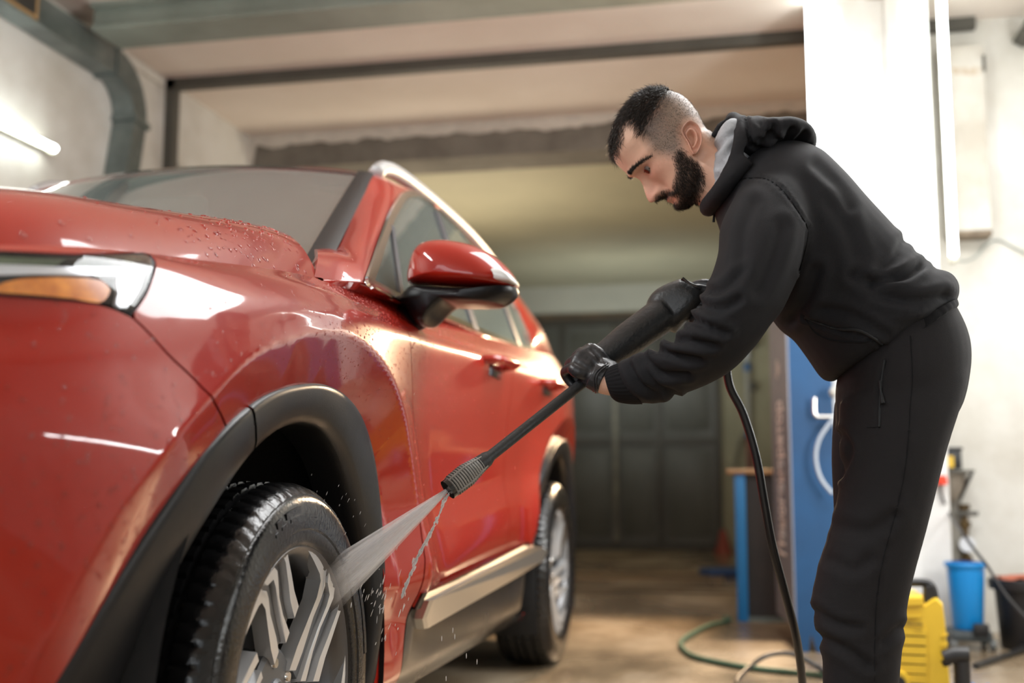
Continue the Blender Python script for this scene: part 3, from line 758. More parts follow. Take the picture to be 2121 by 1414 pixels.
# side wall of the bowl
edge = [on_side(*p) for p in lamp_px[1:-1]]
k = len(edge); V = []
for p in edge:
    q = np.array(p); d = np.array([-.75, .55, -.05]) * .034
    V += [q, q + d]
mesh('lamp_bowl_wall', V, [(2 * i, 2 * i + 1, 2 * i + 3, 2 * i + 2) for i in range(k - 1)], mat('lamp_chrome_wall', (.55, .56, .58), .25, metal=.7), lamp)
def lamp_piece(name, poly_px, depth, m, rim=.0):
    poly = [on_side(*p) for p in poly_px]; g = sd_poly(SV[:, 1:], np.array([(p[1], p[2]) for p in poly])); v, f, n = clip(SV, SF, SNf, g)
    return thicken(name, v - n * depth, f, n, .006, m, lamp)
M['amber'] = mat('amber_reflector', (0.95, 0.33, 0.03), 0.25, col2=(0.62, .16, .01), vscale=30, spec=.8)
lamp_piece('amber_reflector', [(12, 592), (30, 580), (70, 570), (140, 566), (200, 567), (232, 572), (248, 590), (240, 612), (222, 620), (160, 611), (90, 604), (20, 600)], .014, M['amber'])
M['guide'] = mat('lamp_light_guide', (.75, .77, .82), .2, metal=.3)
lamp_piece('light_guide', [(0, 541), (150, 546), (285, 545), (292, 552), (285, 562), (200, 563), (100, 562), (0, 566)], .010, M['guide'])
lamp_piece('side_reflector', [(252, 568), (290, 562), (308, 556), (300, 592), (282, 622), (268, 638), (250, 624), (258, 600)], .008, mat('lamp_silver', (.66, .68, .72), .28, metal=.5))
# fog lamp recess edge low on the bumper
# --- door mirror
MY = 2.56
M['mirror_black'] = mat('mirror_black', (.007, .007, .008), .34, spec=.3)
def mirror_stack(name, px, secs, m, parent, cpx=None):
    P = np.array([U(*p, y=MY) for p in px]); Pd = catmull(P, 5, closed=True); c = np.array(U(*cpx, y=MY)) if cpx else Pd.mean(0); k = len(Pd); V = []
    for dy, sc in secs:
        q = c + (Pd - c) * sc; q[:, 1] = MY + dy; V.append(q)
    G = np.array(V); n = len(secs)
    F = [(i * k + j, i * k + (j + 1) % k, (i + 1) * k + (j + 1) % k, (i + 1) * k + j) for i in range(n - 1) for j in range(k)] + [tuple(range(k)), tuple(range(n * k - 1, (n - 1) * k - 1, -1))]
    o = mesh(name, G.reshape(-1, 3), F, m, parent)
    bm = bmesh.new(); bm.from_mesh(o.data); bmesh.ops.recalc_face_normals(bm, faces=bm.faces); bm.to_mesh(o.data); bm.free()
    return o
secs = [(-.105, .18), (-.102, .38), (-.094, .58), (-.078, .76), (-.055, .90), (-.025, .985), (.01, 1.0), (.05, .97), (.075, .90), (.080, .80)]
cap = mirror_stack('mirror_housing', [(849, 588), (851, 560), (862, 525), (880, 507), (905, 500), (940, 501), (985, 511), (1022, 529), (1050, 553), (1068, 578), (1068, 594), (1050, 600), (1000, 600), (940, 598), (880, 594), (857, 593)], secs, M['paint'], car, (935, 575))
low_ = mirror_stack('mirror_foot', [(858, 597), (900, 599), (980, 603), (1040, 604), (1066, 596), (1072, 598), (1068, 612), (1050, 627), (1030, 633), (960, 634), (935, 634), (912, 652), (897, 668), (884, 677), (868, 673), (856, 658), (846, 640), (829, 628), (846, 606)],
             [(-.085, .35), (-.080, .62), (-.065, .82), (-.04, .95), (0, 1.0), (.04, .97), (.06, .9)], M['mirror_black'], car, (920, 620))
sg = mirror_stack('turn_signal', [(1003, 573), (1025, 567), (1048, 568), (1066, 577), (1074, 592), (1058, 592), (1030, 588), (1012, 581)], [(-.078, .75), (-.072, .95), (-.03, 1.06), (.0, 1.03)], mat('signal_lens', (.75, .77, .76), .15, spec=.8, coat=.5), cap)
for q in (cap, low_):
    c = mir(q)
m_ = MB().tube([U(842, 640, x=-.80), U(870, 655, y=2.57), U(885, 645, y=2.56)], [.03, .034, .03], n=12).build('mirror_arm', M['mirror_black'], low_)
# --- door handles
for y0 in (3.33, 4.22):
    x0 = float(side_x(y0, 1.075)[0]); z0 = 1.082 + .010 * (y0 - 3.33)
    h = MB().tube(catmull([(x0 - .005, y0 - .125, z0), (x0 + .034, y0 - .105, z0 + .002), (x0 + .044, y0, z0 + .004), (x0 + .042, y0 + .09, z0 + .004), (x0 + .0, y0 + .125, z0)], 6), .019, n=12, flat=.75)
    o = h.build('door_handle', M['paint'], car); mir(o)
    mir(MB().box((x0 - .004, y0, z0 - .02), (.012, .16, .045), bev=.005).build('handle_shade', M['gloss_black'], car))  # flat black plate stands in for the shade below the handle
# --- wheels (rim carries tyre, nuts, cap and brake disc)
M['rubber'] = mat('wet_tyre_rubber', (0.0068, 0.0068, 0.0073), 0.20, bump=0.12, bscale=120, rvar=.10, vscale=14)
M['machined'] = mat('machined_alloy', (0.74, 0.745, 0.755), 0.34, metal=0.62, rvar=.05, vscale=20)
M['barrel'] = mat('rim_barrel', (0.16, 0.16, 0.165), 0.32, metal=0.85)
M['alloy_dark'] = mat('grey_alloy_paint', (0.16, 0.165, 0.175), 0.35, metal=0.55)
M['disc'] = mat('brake_disc', (0.05, 0.05, 0.05), 0.5, metal=0.6)
WX = -.752
def wheel_rim_mesh():
    """local frame: +X outward, wheel plane in YZ, x=0 at the outer tyre face"""
    mb = MB()
    # barrel and lip
    mb.lathe([(.228, -.20), (.222, -.10), (.226, -.045), (.236, -.030), (.243, -.018), (.253, -.012), (.258, -.016), (.258, -.03), (.246, -.06), (.240, -.20)], axis='X', n=96, cap=False)
    mb.lathe([(.0, -.060), (.062, -.060), (.078, -.066), (.082, -.085), (.0, -.095)], axis='X', n=48, cap=False)
    return mb
def blade(mb, face, depth_r, thick, th0):
    """face: polygon in (radius, tangential offset); raised face follows a shallow cone"""
    n = len(face); V = []
    def xf(r): return np.interp(r, [.05, .10, .17, .235, .25], [-.052, -.050, -.036, -.017, -.015])
    for lvl in (0, 1, 2):
        for r, t in face:
            x = xf(r) - (0, .004, thick)[lvl]
            tt = t if lvl == 0 else t
            rr = math.hypot(r, t); a = th0 + math.atan2(tt, r)
            V.append((x, rr * math.cos(a), rr * math.sin(a)))
    F = [tuple(range(n))] + [(l * n + i, l * n + (i + 1) % n, (l + 1) * n + (i + 1) % n, (l + 1) * n + i) for l in (0, 1) for i in range(n)]
    mb.add(V, F)
def build_wheel(name, loc, sx=1):
    rim = wheel_rim_mesh().build(name, M['barrel'], car, world=False, sharp=30)
    rim.location = Vector(loc) - Vector(car.location); rim.scale = (sx, 1, 1)
    fc, pk = MB(), MB()
    def polar(pts):
        out = []
        for x, y in pts:
            p = U(440 + x / 4.503, 1100 + y / 4.503, x=WX - .030); out.append((math.hypot(p[1] - HUB_Y, p[2] - HUB_Z), math.atan2(p[1] - HUB_Y, p[2] - HUB_Z)))
        return out
    def xface(r): return float(np.interp(r, [.03, .06, .10, .17, .235, .26], [-.050, -.046, -.040, -.030, -.017, -.014]))
    def slab_polar(mb, poly, lvls):
        n = len(poly); V = []
        for dx, gr in lvls:
            rc = sum(r * math.cos(q) for r, q in poly) / n, sum(r * math.sin(q) for r, q in poly) / n
            for r, q in poly:
                u, v = r * math.cos(q), r * math.sin(q); du, dv = u - rc[0], v - rc[1]; L_ = math.hypot(du, dv) + 1e-9
                u += du / L_ * gr; v += dv / L_ * gr; V.append((xface(r) + dx, v, u))
        k = len(lvls); mb.add(V, [tuple(range(n)), tuple(range(k * n - 1, (k - 1) * n - 1, -1))] + [(l * n + i, l * n + (i + 1) % n, (l + 1) * n + (i + 1) % n, (l + 1) * n + i) for l in range(k - 1) for i in range(n)])
    B1 = polar([(815, 168), (866, 138), (940, 126), (1003, 140), (1012, 200), (1000, 300), (995, 430), (1000, 510), (985, 620), (945, 800), (885, 1130), (845, 1300), (800, 1300), (842, 1080), (912, 800), (952, 620), (963, 460), (948, 395), (880, 270)])
    B2 = polar([(1026, 200), (1048, 250), (1068, 320), (1082, 400), (1070, 620), (1043, 740), (1003, 900), (960, 1120), (915, 1400), (880, 1400), (935, 1120), (985, 900), (1028, 700), (1042, 590), (1016, 480), (1018, 330)])
    B3 = polar([(1098, 205), (1135, 245), (1172, 298), (1160, 400), (1155, 480), (1150, 590), (1130, 740), (1085, 980), (1045, 1180), (1005, 1400), (965, 1400), (1010, 1180), (1058, 980), (1105, 750), (1132, 560), (1142, 430), (1132, 340)])
    PK = polar([(1040, 190), (1095, 210), (1140, 400), (1130, 560), (1100, 750), (1000, 1200), (960, 1400), (905, 1400), (1000, 930), (1045, 740), (1075, 600), (1085, 400)])
    PK1 = polar([(1003, 170), (1030, 200), (1030, 480), (1035, 600), (985, 900), (885, 1380), (850, 1290), (950, 800), (995, 560), (1000, 400)])
    HUBC = polar([(852 + 95 * math.cos(t), 1540 + 190 * math.sin(t)) for t in np.linspace(0, 2 * PI, 24, endpoint=False)])
    rot = lambda P_, q: [(r, a_ + q) for r, a_ in P_]
    for k in range(5):
        q = math.radians(72 * k)
        for Bk in (B1, B2, B3): slab_polar(fc, rot(Bk, q), [(.0, -.0004), (-.0015, .0006), (-.030, .004)])
        slab_polar(pk, rot(PK, q), [(-.013, 0), (-.034, .002)]); slab_polar(pk, rot(PK1, q), [(-.009, 0), (-.034, .002)])
    pk.lathe([(0, -.052), (.072, -.054), (.080, -.060), (.080, -.085), (0, -.085)], axis='X', n=40, cap=False)
    kids = []
    kids.append(fc.build('rim_spokes', M['machined'], rim, world=False, sharp=25))
    kids.append(pk.build('spoke_pockets', M['alloy_dark'], rim, world=False, sharp=25))
    for k in range(5):
        a = -.12 + math.radians(72 * k); y, z = .056 * math.sin(a), .056 * math.cos(a)
        kids.append(MB().lathe([(0, -.048), (.008, -.048), (.0105, -.052), (.0105, -.066), (0, -.066)], (0, y, z), 'X', 12, cap=False).build('lug_nut', M['chrome'], rim, world=False))
    kids.append(MB().lathe([(0, -.044), (.024, -.045), (.029, -.050), (.029, -.066), (0, -.066)], (0, 0, 0), 'X', 32, cap=False).build('centre_cap', M['alloy_dark'], rim, world=False))
    kids.append(MB().lathe([(.07, -.135), (.155, -.135), (.158, -.140), (.155, -.16), (.07, -.16)], (0, 0, 0), 'X', 48, cap=False).lathe([(0, -.10), (.075, -.10), (.08, -.135), (0, -.135)], (0, 0, 0), 'X', 32, cap=False).build('brake_disc', M['disc'], rim, world=False))
    # tyre: sidewall and tread with real grooves
    prof = [(.246, -.030), (.254, -.012), (.262, -.006), (.275, -.0035), (.281, -.0035), (.284, -.001), (.298, .0), (.312, .0), (.326, -.002), (.336, -.0045), (.340, -.0085), (.344, -.0085), (.348, -.013), (.355, -.021), (.3605, -.034)]
    tread = [(.3625, -.040), (.3632, -.052), (.3635, -.064), (.352, -.067), (.352, -.075), (.364, -.078), (.365, -.090), (.365, -.102), (.353, -.105), (.353, -.113), (.365, -.116), (.365, -.122), (.365, -.130), (.353, -.133), (.353, -.141), (.364, -.144), (.364, -.156), (.363, -.168), (.352, -.171), (.352, -.179), (.3625, -.182), (.3605, -.196)]
    back = [(.355, -.212), (.345, -.222), (.30, -.235), (.27, -.232), (.246, -.205)]
    P = np.array(prof + tread + back); nA = 72 * 5; k = len(P); V = np.zeros((nA, k, 3))
    np_, nt_ = len(prof), len(tread)
    for i in range(nA):
        a = 2 * PI * i / nA; ph = i % 5; r = P[:, 0].copy()
        for j in range(np_ - 4, np_ + nt_):
            xw = P[j, 1]; shift = int(round((-xw) * 34)) % 5
            if (i + shift) % 5 == 0: r[j] -= .006 if j >= np_ else .0022
        if 10 <= i % 72 <= 30 and False: pass
        V[i, :, 0] = P[:, 1]; V[i, :, 1] = r * math.cos(a); V[i, :, 2] = r * math.sin(a)
    F = grid_faces(nA, k, closed_u=True)
    t = mesh('tyre', V.reshape(-1, 3), F, M['rubber'], rim, world=False)
    bm = bmesh.new(); bm.from_mesh(t.data); bmesh.ops.recalc_face_normals(bm, faces=bm.faces); bm.to_mesh(t.data); bm.free()
    t.data.set_sharp_from_angle(angle=math.radians(32))
    kids.append(t)
    # raised marks on the sidewall
    for (a0, a1, r0, r1) in ((66, 70, .314, .325), (73, 84, .314, .325), (64, 66, .304, .310), (69, 73, .304, .310), (76, 98, .304, .310), (150, 175, .312, .324), (205, 240, .312, .324)):
        n = 8; V = []; mk = MB()
        for i in range(n + 1):
            q = math.radians(180 - (a0 + (a1 - a0) * i / n))
            for r, x in ((r0, .0), (r0, .0016), (r1, .0016), (r1, .0)): V.append((x - .0005, r * math.cos(q), r * math.sin(q)))
        mk.add(V, [(i * 4 + j, i * 4 + j + 1, i * 4 + j + 5, i * 4 + j + 4) for i in range(n) for j in range(3)])
        kids.append(mk.build('sidewall_mark', M['rubber'], rim, world=False, sharp=30))
    return rim, kids
w0, kids0 = build_wheel('front_wheel', (WX, HUB_Y, HUB_Z))
def copy_wheel(name, loc, sx):
    r = w0.copy(); r.name = name; COL.objects.link(r); r.parent = car; r.location = Vector(loc) - Vector(car.location); r.scale = (sx, 1, 1)
    for q in kids0:
        c = q.copy(); COL.objects.link(c); c.parent = r
    return r
copy_wheel('rear_wheel', (WX, HUB_Y + WB, HUB_Z), 1).rotation_euler = (.4, 0, 0)
copy_wheel('front_wheel', (2 * XC - WX, HUB_Y, HUB_Z), -1)
copy_wheel('rear_wheel', (2 * XC - WX, HUB_Y + WB, HUB_Z), -1)
# --- nose of the car: dark grille on the bumper, right headlamp
gx, gz = SV[:, 0], SV[:, 2]
GRI = np.array([(XC - .60, .955), (XC - .50, .66), (XC + .50, .66), (XC + .60, .955)])
gg = np.maximum(sd_poly(SV[:, [0, 2]], GRI), (SV[:, 1] - 1.25))
v, f, n = clip(SV, SF, SNf, gg)
grille = thicken('front_grille', v + n * .010, f, n, .008, M['gloss_black'], car); mir(grille)
for k in range(6):
    z = .69 + .048 * k; hw = .49 + .02 * k; pts = []
    for x in np.linspace(-hw, hw, 31):
        q = PLAN[:260]; y = float(np.interp(abs(x), XC * 0 + (q[:, 0] - XC)[:220], q[:220, 1])); pts.append((XC + x, y - .012, z))
    MB().tube(pts, .009, n=8).build('grille_bar', M['chrome'] if k in (0, 5) else M['satin'], grille)
rl = lamp.copy(); COL.objects.link(rl); rl.scale = (-1, 1, 1)
for ch in list(lamp.children):
    c = ch.copy(); COL.objects.link(c); c.parent = rl
# ================================================================== PERSON
def voxel_union(name, V, F, size, smooth=4, factor=.5):
    """one continuous surface from overlapping closed shapes"""
    me = bpy.data.meshes.new(name + '_src'); me.from_pydata([tuple(v) for v in V], [], [tuple(f) for f in F]); me.update()
    bm = bmesh.new(); bm.from_mesh(me); bmesh.ops.recalc_face_normals(bm, faces=bm.faces); bm.to_mesh(me); bm.free()
    o = bpy.data.objects.new(name + '_src', me); COL.objects.link(o)
    md = o.modifiers.new('r', 'REMESH'); md.mode = 'VOXEL'; md.voxel_size = size
    if smooth:
        s = o.modifiers.new('s', 'SMOOTH'); s.iterations = smooth; s.factor = factor
    dg = bpy.context.evaluated_depsgraph_get(); dg.update()
    ev = o.evaluated_get(dg); m2 = bpy.data.meshes.new_from_object(ev)
    bpy.data.objects.remove(o); bpy.data.meshes.remove(me)
    n = len(m2.vertices); co = np.zeros(n * 3); m2.vertices.foreach_get('co', co); no = np.zeros(n * 3); m2.vertices.foreach_get('normal', no)
    F2 = [tuple(p.vertices) for p in m2.polygons]; bpy.data.meshes.remove(m2)
    return co.reshape(-1, 3), F2, no.reshape(-1, 3)
def loft(mb, st, n=28, sub=4, e=2.2):
    """st: (front px, back px, depth y, half depth); closed elliptic loft through the stations"""
    P = np.array([np.concatenate([U(*a, y=yc), U(*b, y=yc), [d]]) for a, b, yc, d in st])
    P = catmull(P, sub)
    V = []
    for q in P:
        A, B, d = q[:3], q[3:6], q[6]; c = (A + B) / 2; h = (B - A) / 2; ax = np.cross(h, [0, 1, 0])
        for j in range(n):
            t = 2 * PI * j / n; ca, sa = math.cos(t), math.sin(t)
            V.append(c + h * math.copysign(abs(ca) ** (2 / e), ca) + np.array([0, d, 0]) * math.copysign(abs(sa) ** (2 / e), sa))
    k = len(P); F = [(i * n + j, i * n + (j + 1) % n, (i + 1) * n + (j + 1) % n, (i + 1) * n + j) for i in range(k - 1) for j in range(n)] + [tuple(range(n)), tuple(range((k - 1) * n, k * n))]
    mb.add(V, F)
def pl_dist(P, line):
    line = np.asarray(line, float); d = np.full(len(P), 1e9)
    for a, b in zip(line[:-1], line[1:]):
        e = b - a; q = P - a; t = np.clip((q @ e) / (e @ e + 1e-12), 0, 1); d = np.minimum(d, np.linalg.norm(q - t[:, None] * e, axis=1))
    return d
def creases(V, Nn, lines, near=2.30):
    """press folds and seams (lines in the photo's pixels, width px, depth m) into the near side of a garment"""
    p = PX(V); m = (Nn[:, 1] < .35) & (V[:, 1] < near + .08)
    out = np.zeros(len(V))
    for ln, wd, dp in lines:
        d = pl_dist(p, ln if len(ln) < 3 else catmull(ln, 6)); out += np.where(m, -dp * np.exp(-(d / wd) ** 2) + .55 * abs(dp) * np.sign(dp) * np.exp(-((d - 1.9 * wd) / (1.1 * wd)) ** 2), 0)
    return V + Nn * out[:, None]
man = empty('person', (0.30, 2.30, 0)); tag(man, 'man in black hooded tracksuit and black gloves bending to hose the front wheel', 'person')
M['fleece'] = mat('black_fleece', (0.0082, 0.0084, 0.0106), 0.82, spec=.34, bump=.18, bscale=900, var=.15, vscale=4)
M['fleece2'] = mat('black_sweatpants', (0.0112, 0.0102, 0.0116), 0.84, spec=.34, bump=.18, bscale=900, var=.15, vscale=4)
M['rib'] = mat('ribbed_knit', (0.0068, 0.007, 0.0082), 0.88, spec=.25)
M['lining'] = mat('grey_hood_lining', (0.42, 0.44, 0.47), 0.9, bump=.2, bscale=500, var=.15, vscale=60)
M['glove'] = mat('black_rubber_glove', (0.022, 0.023, 0.026), 0.38, bump=.10, bscale=160, rvar=.06, vscale=25)
# --- hoodie: torso and both sleeves
mb = MB()
loft(mb, [((1735, 782), (1968, 640), 2.30, .15), ((1722, 790), (1974, 618), 2.30, .165), ((1700, 780), (1981, 594), 2.30, .178), ((1676, 746), (1964, 571), 2.30, .180), ((1645, 704), (1928, 562), 2.30, .173), ((1612, 672), (1893, 530), 2.30, .172),
          ((1574, 630), (1855, 482), 2.30, .178), ((1535, 580), (1800, 424), 2.30, .188), ((1505, 525), (1745, 366), 2.30, .190), ((1490, 475), (1700, 322), 2.30, .165), ((1478, 438), (1655, 300), 2.29, .115), ((1480, 410), (1600, 300), 2.29, .08)], 32, 4)
loft(mb, [((1540, 385), (1650, 345), 2.20, .05), ((1522, 410), (1672, 390), 2.165, .075), ((1492, 470), (1680, 452), 2.13, .088), ((1487, 525), (1668, 522), 2.095, .086), ((1470, 580), (1640, 600), 2.075, .083), ((1444, 640), (1602, 664), 2.065, .079),
          ((1412, 688), (1560, 722), 2.07, .074), ((1376, 712), (1512, 770), 2.09, .068), ((1340, 735), (1452, 802), 2.12, .062), ((1308, 745), (1392, 822), 2.14, .055), ((1284, 752), (1338, 834), 2.155, .050), ((1272, 762), (1312, 835), 2.162, .044)], 24, 4)
def P3(px, py, y): return U(px, py, y=y)
mb.tube(catmull([P3(1580, 400, 2.42), P3(1590, 460, 2.50), P3(1585, 530, 2.54), P3(1575, 590, 2.53), P3(1545, 620, 2.45), P3(1505, 632, 2.39)], 5), [.085] * 6 + [.076] * 8 + [.064] * 6 + [.052] * 5 + [.045], n=20)
V, F, Nn = voxel_union('hoodie', mb.V, mb.F, .0075, 5)
lines = [([(1520, 377), (1552, 368), (1590, 371), (1625, 398), (1655, 440), (1673, 472)], 3, .004), ([(1673, 472), (1668, 520), (1655, 560)], 5, .004),
         ([(1505, 690), (1455, 672), (1432, 660)], 7, .010), ([(1480, 715), (1420, 705), (1392, 705)], 7, .011), ([(1450, 745), (1395, 735), (1362, 725)], 7, .010), ([(1425, 775), (1370, 772), (1340, 745)], 7, .009),
         ([(1360, 815), (1325, 795), (1305, 760)], 8, .009), ([(1398, 815), (1360, 795), (1328, 752)], 7, .008), ([(1530, 620), (1490, 640), (1450, 630)], 9, .007), ([(1540, 560), (1500, 600), (1470, 605)], 9, .006),
         ([(1905, 552), (1870, 572), (1810, 585)], 9, .012), ([(1955, 615), (1900, 625), (1830, 610), (1770, 570)], 12, .010), ([(1870, 500), (1850, 540), (1800, 580)], 10, .006), ([(1700, 640), (1760, 650), (1830, 690)], 9, .006),
         ([(1560, 420), (1540, 480), (1535, 540)], 12, .005), ([(1620, 470), (1600, 540), (1575, 600)], 14, .006), ([(1690, 560), (1670, 620), (1640, 660)], 12, .008), ([(1720, 420), (1760, 480), (1780, 550)], 14, .005),
         ([(1665, 655), (1700, 672), (1760, 690), (1800, 700), (1838, 722)], 4, .006), ([(1800, 640), (1870, 650), (1905, 640)], 4, .003), ([(1690, 340), (1730, 380), (1760, 430)], 12, .005)]
V = creases(V, Nn, lines)
hood_o = mesh('hoodie', V, F, M['fleece'], man)
# ribbed cuff, hem and pocket welt
def rib_loft(name, st, nr, amp, m, e=2.2, n=96):
    P = np.array([np.concatenate([U(*a, y=yc), U(*b, y=yc), [d]]) for a, b, yc, d in st]); P = catmull(P, 5); V = []
    for q in P:
        A, B, d = q[:3], q[3:6], q[6]; c = (A + B) / 2; h = (B - A) / 2
        for j in range(n):
            t = 2 * PI * j / n; ca, sa = math.cos(t), math.sin(t); k = 1 + amp * math.cos(nr * t)
            V.append(c + (h * math.copysign(abs(ca) ** (2 / e), ca) + np.array([0, d, 0]) * math.copysign(abs(sa) ** (2 / e), sa)) * k)
    k = len(P)
    return mesh(name, V, [(i * n + j, i * n + (j + 1) % n, (i + 1) * n + (j + 1) % n, (i + 1) * n + j) for i in range(k - 1) for j in range(n)] + [tuple(range(n)), tuple(range(k * n - 1, (k - 1) * n - 1, -1))], m, man, sharp=60)
rib_loft('cuff', [((1285, 752), (1330, 836), 2.155, .047), ((1268, 758), (1305, 836), 2.162, .043), ((1257, 765), (1280, 832), 2.168, .038), ((1253, 772), (1268, 824), 2.172, .034), ((1257, 778), (1266, 818), 2.172, .028)], 32, .022, M['rib'])
rib_loft('waistband', [((1780, 757), (1962, 640), 2.30, .150), ((1795, 762), (1972, 645), 2.30, .158), ((1822, 745), (1978, 638), 2.30, .160), ((1800, 735), (1976, 626), 2.30, .155)], 32, .008, M['rib'])
def near_strip(name, px, y0, r, m, lift=0.0, n=8, flat=.5, parent=None):
    """thin trim lying on the near side of the garment (depth found on the garment's own surface)"""
    pts = []
    for a in catmull(px, 6): pts.append(np.array(U(a[0], a[1], y=y0(a) - lift)))
    return MB().tube(pts, r, n=n).build(name, m, parent or man)
from mathutils.bvhtree import BVHTree
def surface_depth(obj):
    bv = BVHTree.FromPolygons([tuple(np.array(v.co) + np.array(root_loc(obj.parent))) for v in obj.data.vertices], [tuple(p.vertices) for p in obj.data.polygons])
    def f(a):
        d = Vector(ray(a[0], a[1])).normalized(); h = bv.ray_cast(Vector((0, 0, CAM_H)), d)
        return h[0].y if h[0] is not None else 2.2
    return f
sd_h = surface_depth(hood_o)
M['zip'] = mat('zip_tape', (0.014, 0.016, 0.018), .6, spec=.3)
near_strip('pocket_zip', [(1668, 657), (1700, 670), (1735, 681), (1778, 684), (1810, 700), (1838, 721)], sd_h, .0028, M['zip'], .001)
near_strip('pocket_welt', [(1668, 660), (1690, 690), (1730, 706), (1780, 708), (1815, 706)], sd_h, .0018, M['rib'], .0)
near_strip('sleeve_seam', [(1512, 384), (1528, 374), (1552, 368), (1590, 371), (1625, 398), (1655, 440), (1673, 474), (1668, 520), (1655, 565)], sd_h, .0011, M['rib'], .0003)
# --- hood lying on the shoulders, grey lining inside
mb = MB()
loft(mb, [((1545, 262), (1500, 372), 2.285, .080), ((1560, 250), (1520, 362), 2.29, .105), ((1592, 262), (1562, 344), 2.295, .125), ((1632, 260), (1612, 322), 2.30, .125), ((1664, 266), (1655, 312), 2.30, .105), ((1686, 282), (1682, 318), 2.30, .07), ((1692, 296), (1688, 312), 2.30, .03)], 28, 4, 2.0)
mb.tube(catmull([P3(1500, 372, 2.19), P3(1522, 330, 2.178), P3(1531, 295, 2.18), P3(1533, 262, 2.21), P3(1524, 246, 2.26), P3(1515, 246, 2.30), P3(1520, 262, 2.37), P3(1522, 330, 2.41), P3(1500, 372, 2.39)], 5), .013, n=12)
mb.tube(catmull([P3(1545, 330, 2.18), P3(1510, 372, 2.175), P3(1488, 402, 2.20), P3(1470, 424, 2.25), P3(1468, 430, 2.29), P3(1472, 424, 2.34), P3(1488, 402, 2.39), P3(1510, 372, 2.41)], 5), .019, n=12)
mb.tube(catmull([P3(1505, 250, 2.27), P3(1490, 262, 2.26), P3(1477, 284, 2.25)], 5), .007, n=10)
V, F, Nn = voxel_union('hood', mb.V, mb.F, .0055, 4)
V = creases(V, Nn, [([(1545, 252), (1550, 275), (1560, 300), (1585, 305)], 5, .008), ([(1602, 262), (1595, 280), (1575, 292)], 6, .010), ([(1575, 255), (1590, 275), (1610, 285)], 6, .007), ([(1640, 268), (1625, 290), (1600, 302)], 7, .007), ([(1665, 275), (1640, 298)], 7, .005)])
mesh('hood', V, F, M['fleece'], man)
mb = MB()
loft(mb, [((1476, 405), (1565, 350), 2.285, .088), ((1475, 375), (1560, 322), 2.285, .092), ((1477, 340), (1556, 290), 2.285, .092), ((1480, 305), (1545, 266), 2.28, .088), ((1485, 288), (1528, 256), 2.28, .075), ((1497, 284), (1520, 262), 2.28, .05)], 28, 4, 2.0)
V, F, Nn = voxel_union('hood_lining', mb.V, mb.F, .006, 3)
V = creases(V, Nn, [([(1490, 345), (1510, 315), (1525, 300)], 5, .006), ([(1484, 310), (1505, 285), (1520, 275)], 5, .005), ([(1485, 375), (1500, 340)], 4, .004)])
mesh('hood_lining', V, F, M['lining'], man)
MB().tube([P3(1478, 432, 2.285), P3(1479, 446, 2.285), P3(1478, 460, 2.285)], [.003, .0022, .0028], n=8).build('zip_pull', M['zip'], man)
# --- trousers
mb = MB()
loft(mb, [((1790, 700), (1955, 620), 2.30, .14), ((1752, 730), (1975, 638), 2.30, .158), ((1733, 790), (2002, 695), 2.30, .166), ((1731, 840), (2007, 755), 2.30, .168), ((1735, 890), (1992, 835), 2.30, .15), ((1760, 930), (1960, 890), 2.30, .10)], 32, 4)
loft(mb, [((1738, 830), (2006, 775), 2.225, .085), ((1738, 885), (1992, 832), 2.218, .094), ((1744, 950), (1962, 925), 2.212, .096), ((1734, 1030), (1938, 1018), 2.208, .092), ((1716, 1110), (1916, 1105), 2.205, .088), ((1693, 1180), (1894, 1185), 2.20, .084),
          ((1680, 1245), (1879, 1255), 2.20, .080), ((1693, 1300), (1871, 1320), 2.20, .075), ((1703, 1360), (1865, 1380), 2.20, .072), ((1704, 1420), (1860, 1432), 2.20, .070), ((1712, 1540), (1846, 1550), 2.20, .066), ((1722, 1660), (1830, 1668), 2.20, .06), ((1725, 1690), (1828, 1695), 2.20, .058)], 24, 4)
loft(mb, [((1728, 830), (1985, 790), 2.38, .085), ((1724, 890), (1960, 850), 2.39, .094), ((1722, 960), (1930, 950), 2.40, .094), ((1727, 1080), (1895, 1080), 2.41, .086), ((1718, 1180), (1870, 1185), 2.42, .08), ((1722, 1260), (1860, 1270), 2.42, .076), ((1735, 1380), (1850, 1390), 2.42, .068), ((1745, 1520), (1840, 1525), 2.42, .06), ((1748, 1640), (1838, 1645), 2.42, .056)], 24, 4)
V, F, Nn = voxel_union('trousers', mb.V, mb.F, .008, 5)
V = creases(V, Nn, [([(1886, 690), (1890, 780), (1885, 850), (1880, 930), (1868, 1010), (1845, 1100), (1825, 1180), (1815, 1260), (1812, 1340), (1812, 1414)], 3, .003), ([(1745, 900), (1760, 935), (1738, 985)], 8, .008), ([(1690, 1265), (1730, 1290), (1780, 1300)], 9, .006), ([(1700, 1320), (1760, 1350), (1800, 1380)], 10, .007), ([(1865, 1300), (1830, 1330)], 10, .006),
                    ([(1740, 1090), (1800, 1100), (1850, 1070)], 14, .005), ([(1835, 745), (1822, 800), (1820, 885)], 4, .004), ([(1720, 1160), (1770, 1180), (1800, 1160)], 12, .004)], near=2.24)
trs = mesh('trousers', V, F, M['fleece2'], man)
sd_t = surface_depth(trs)
near_strip('side_seam', [(1886, 695), (1890, 780), (1885, 850), (1880, 930), (1868, 1010), (1845, 1100), (1825, 1180), (1815, 1260), (1812, 1340), (1812, 1410)], sd_t, .0010, M['rib'], .0)
near_strip('trouser_pocket_zip', [(1832, 745), (1826, 790), (1822, 840), (1821, 884)], sd_t, .0026, M['zip'], .0005)
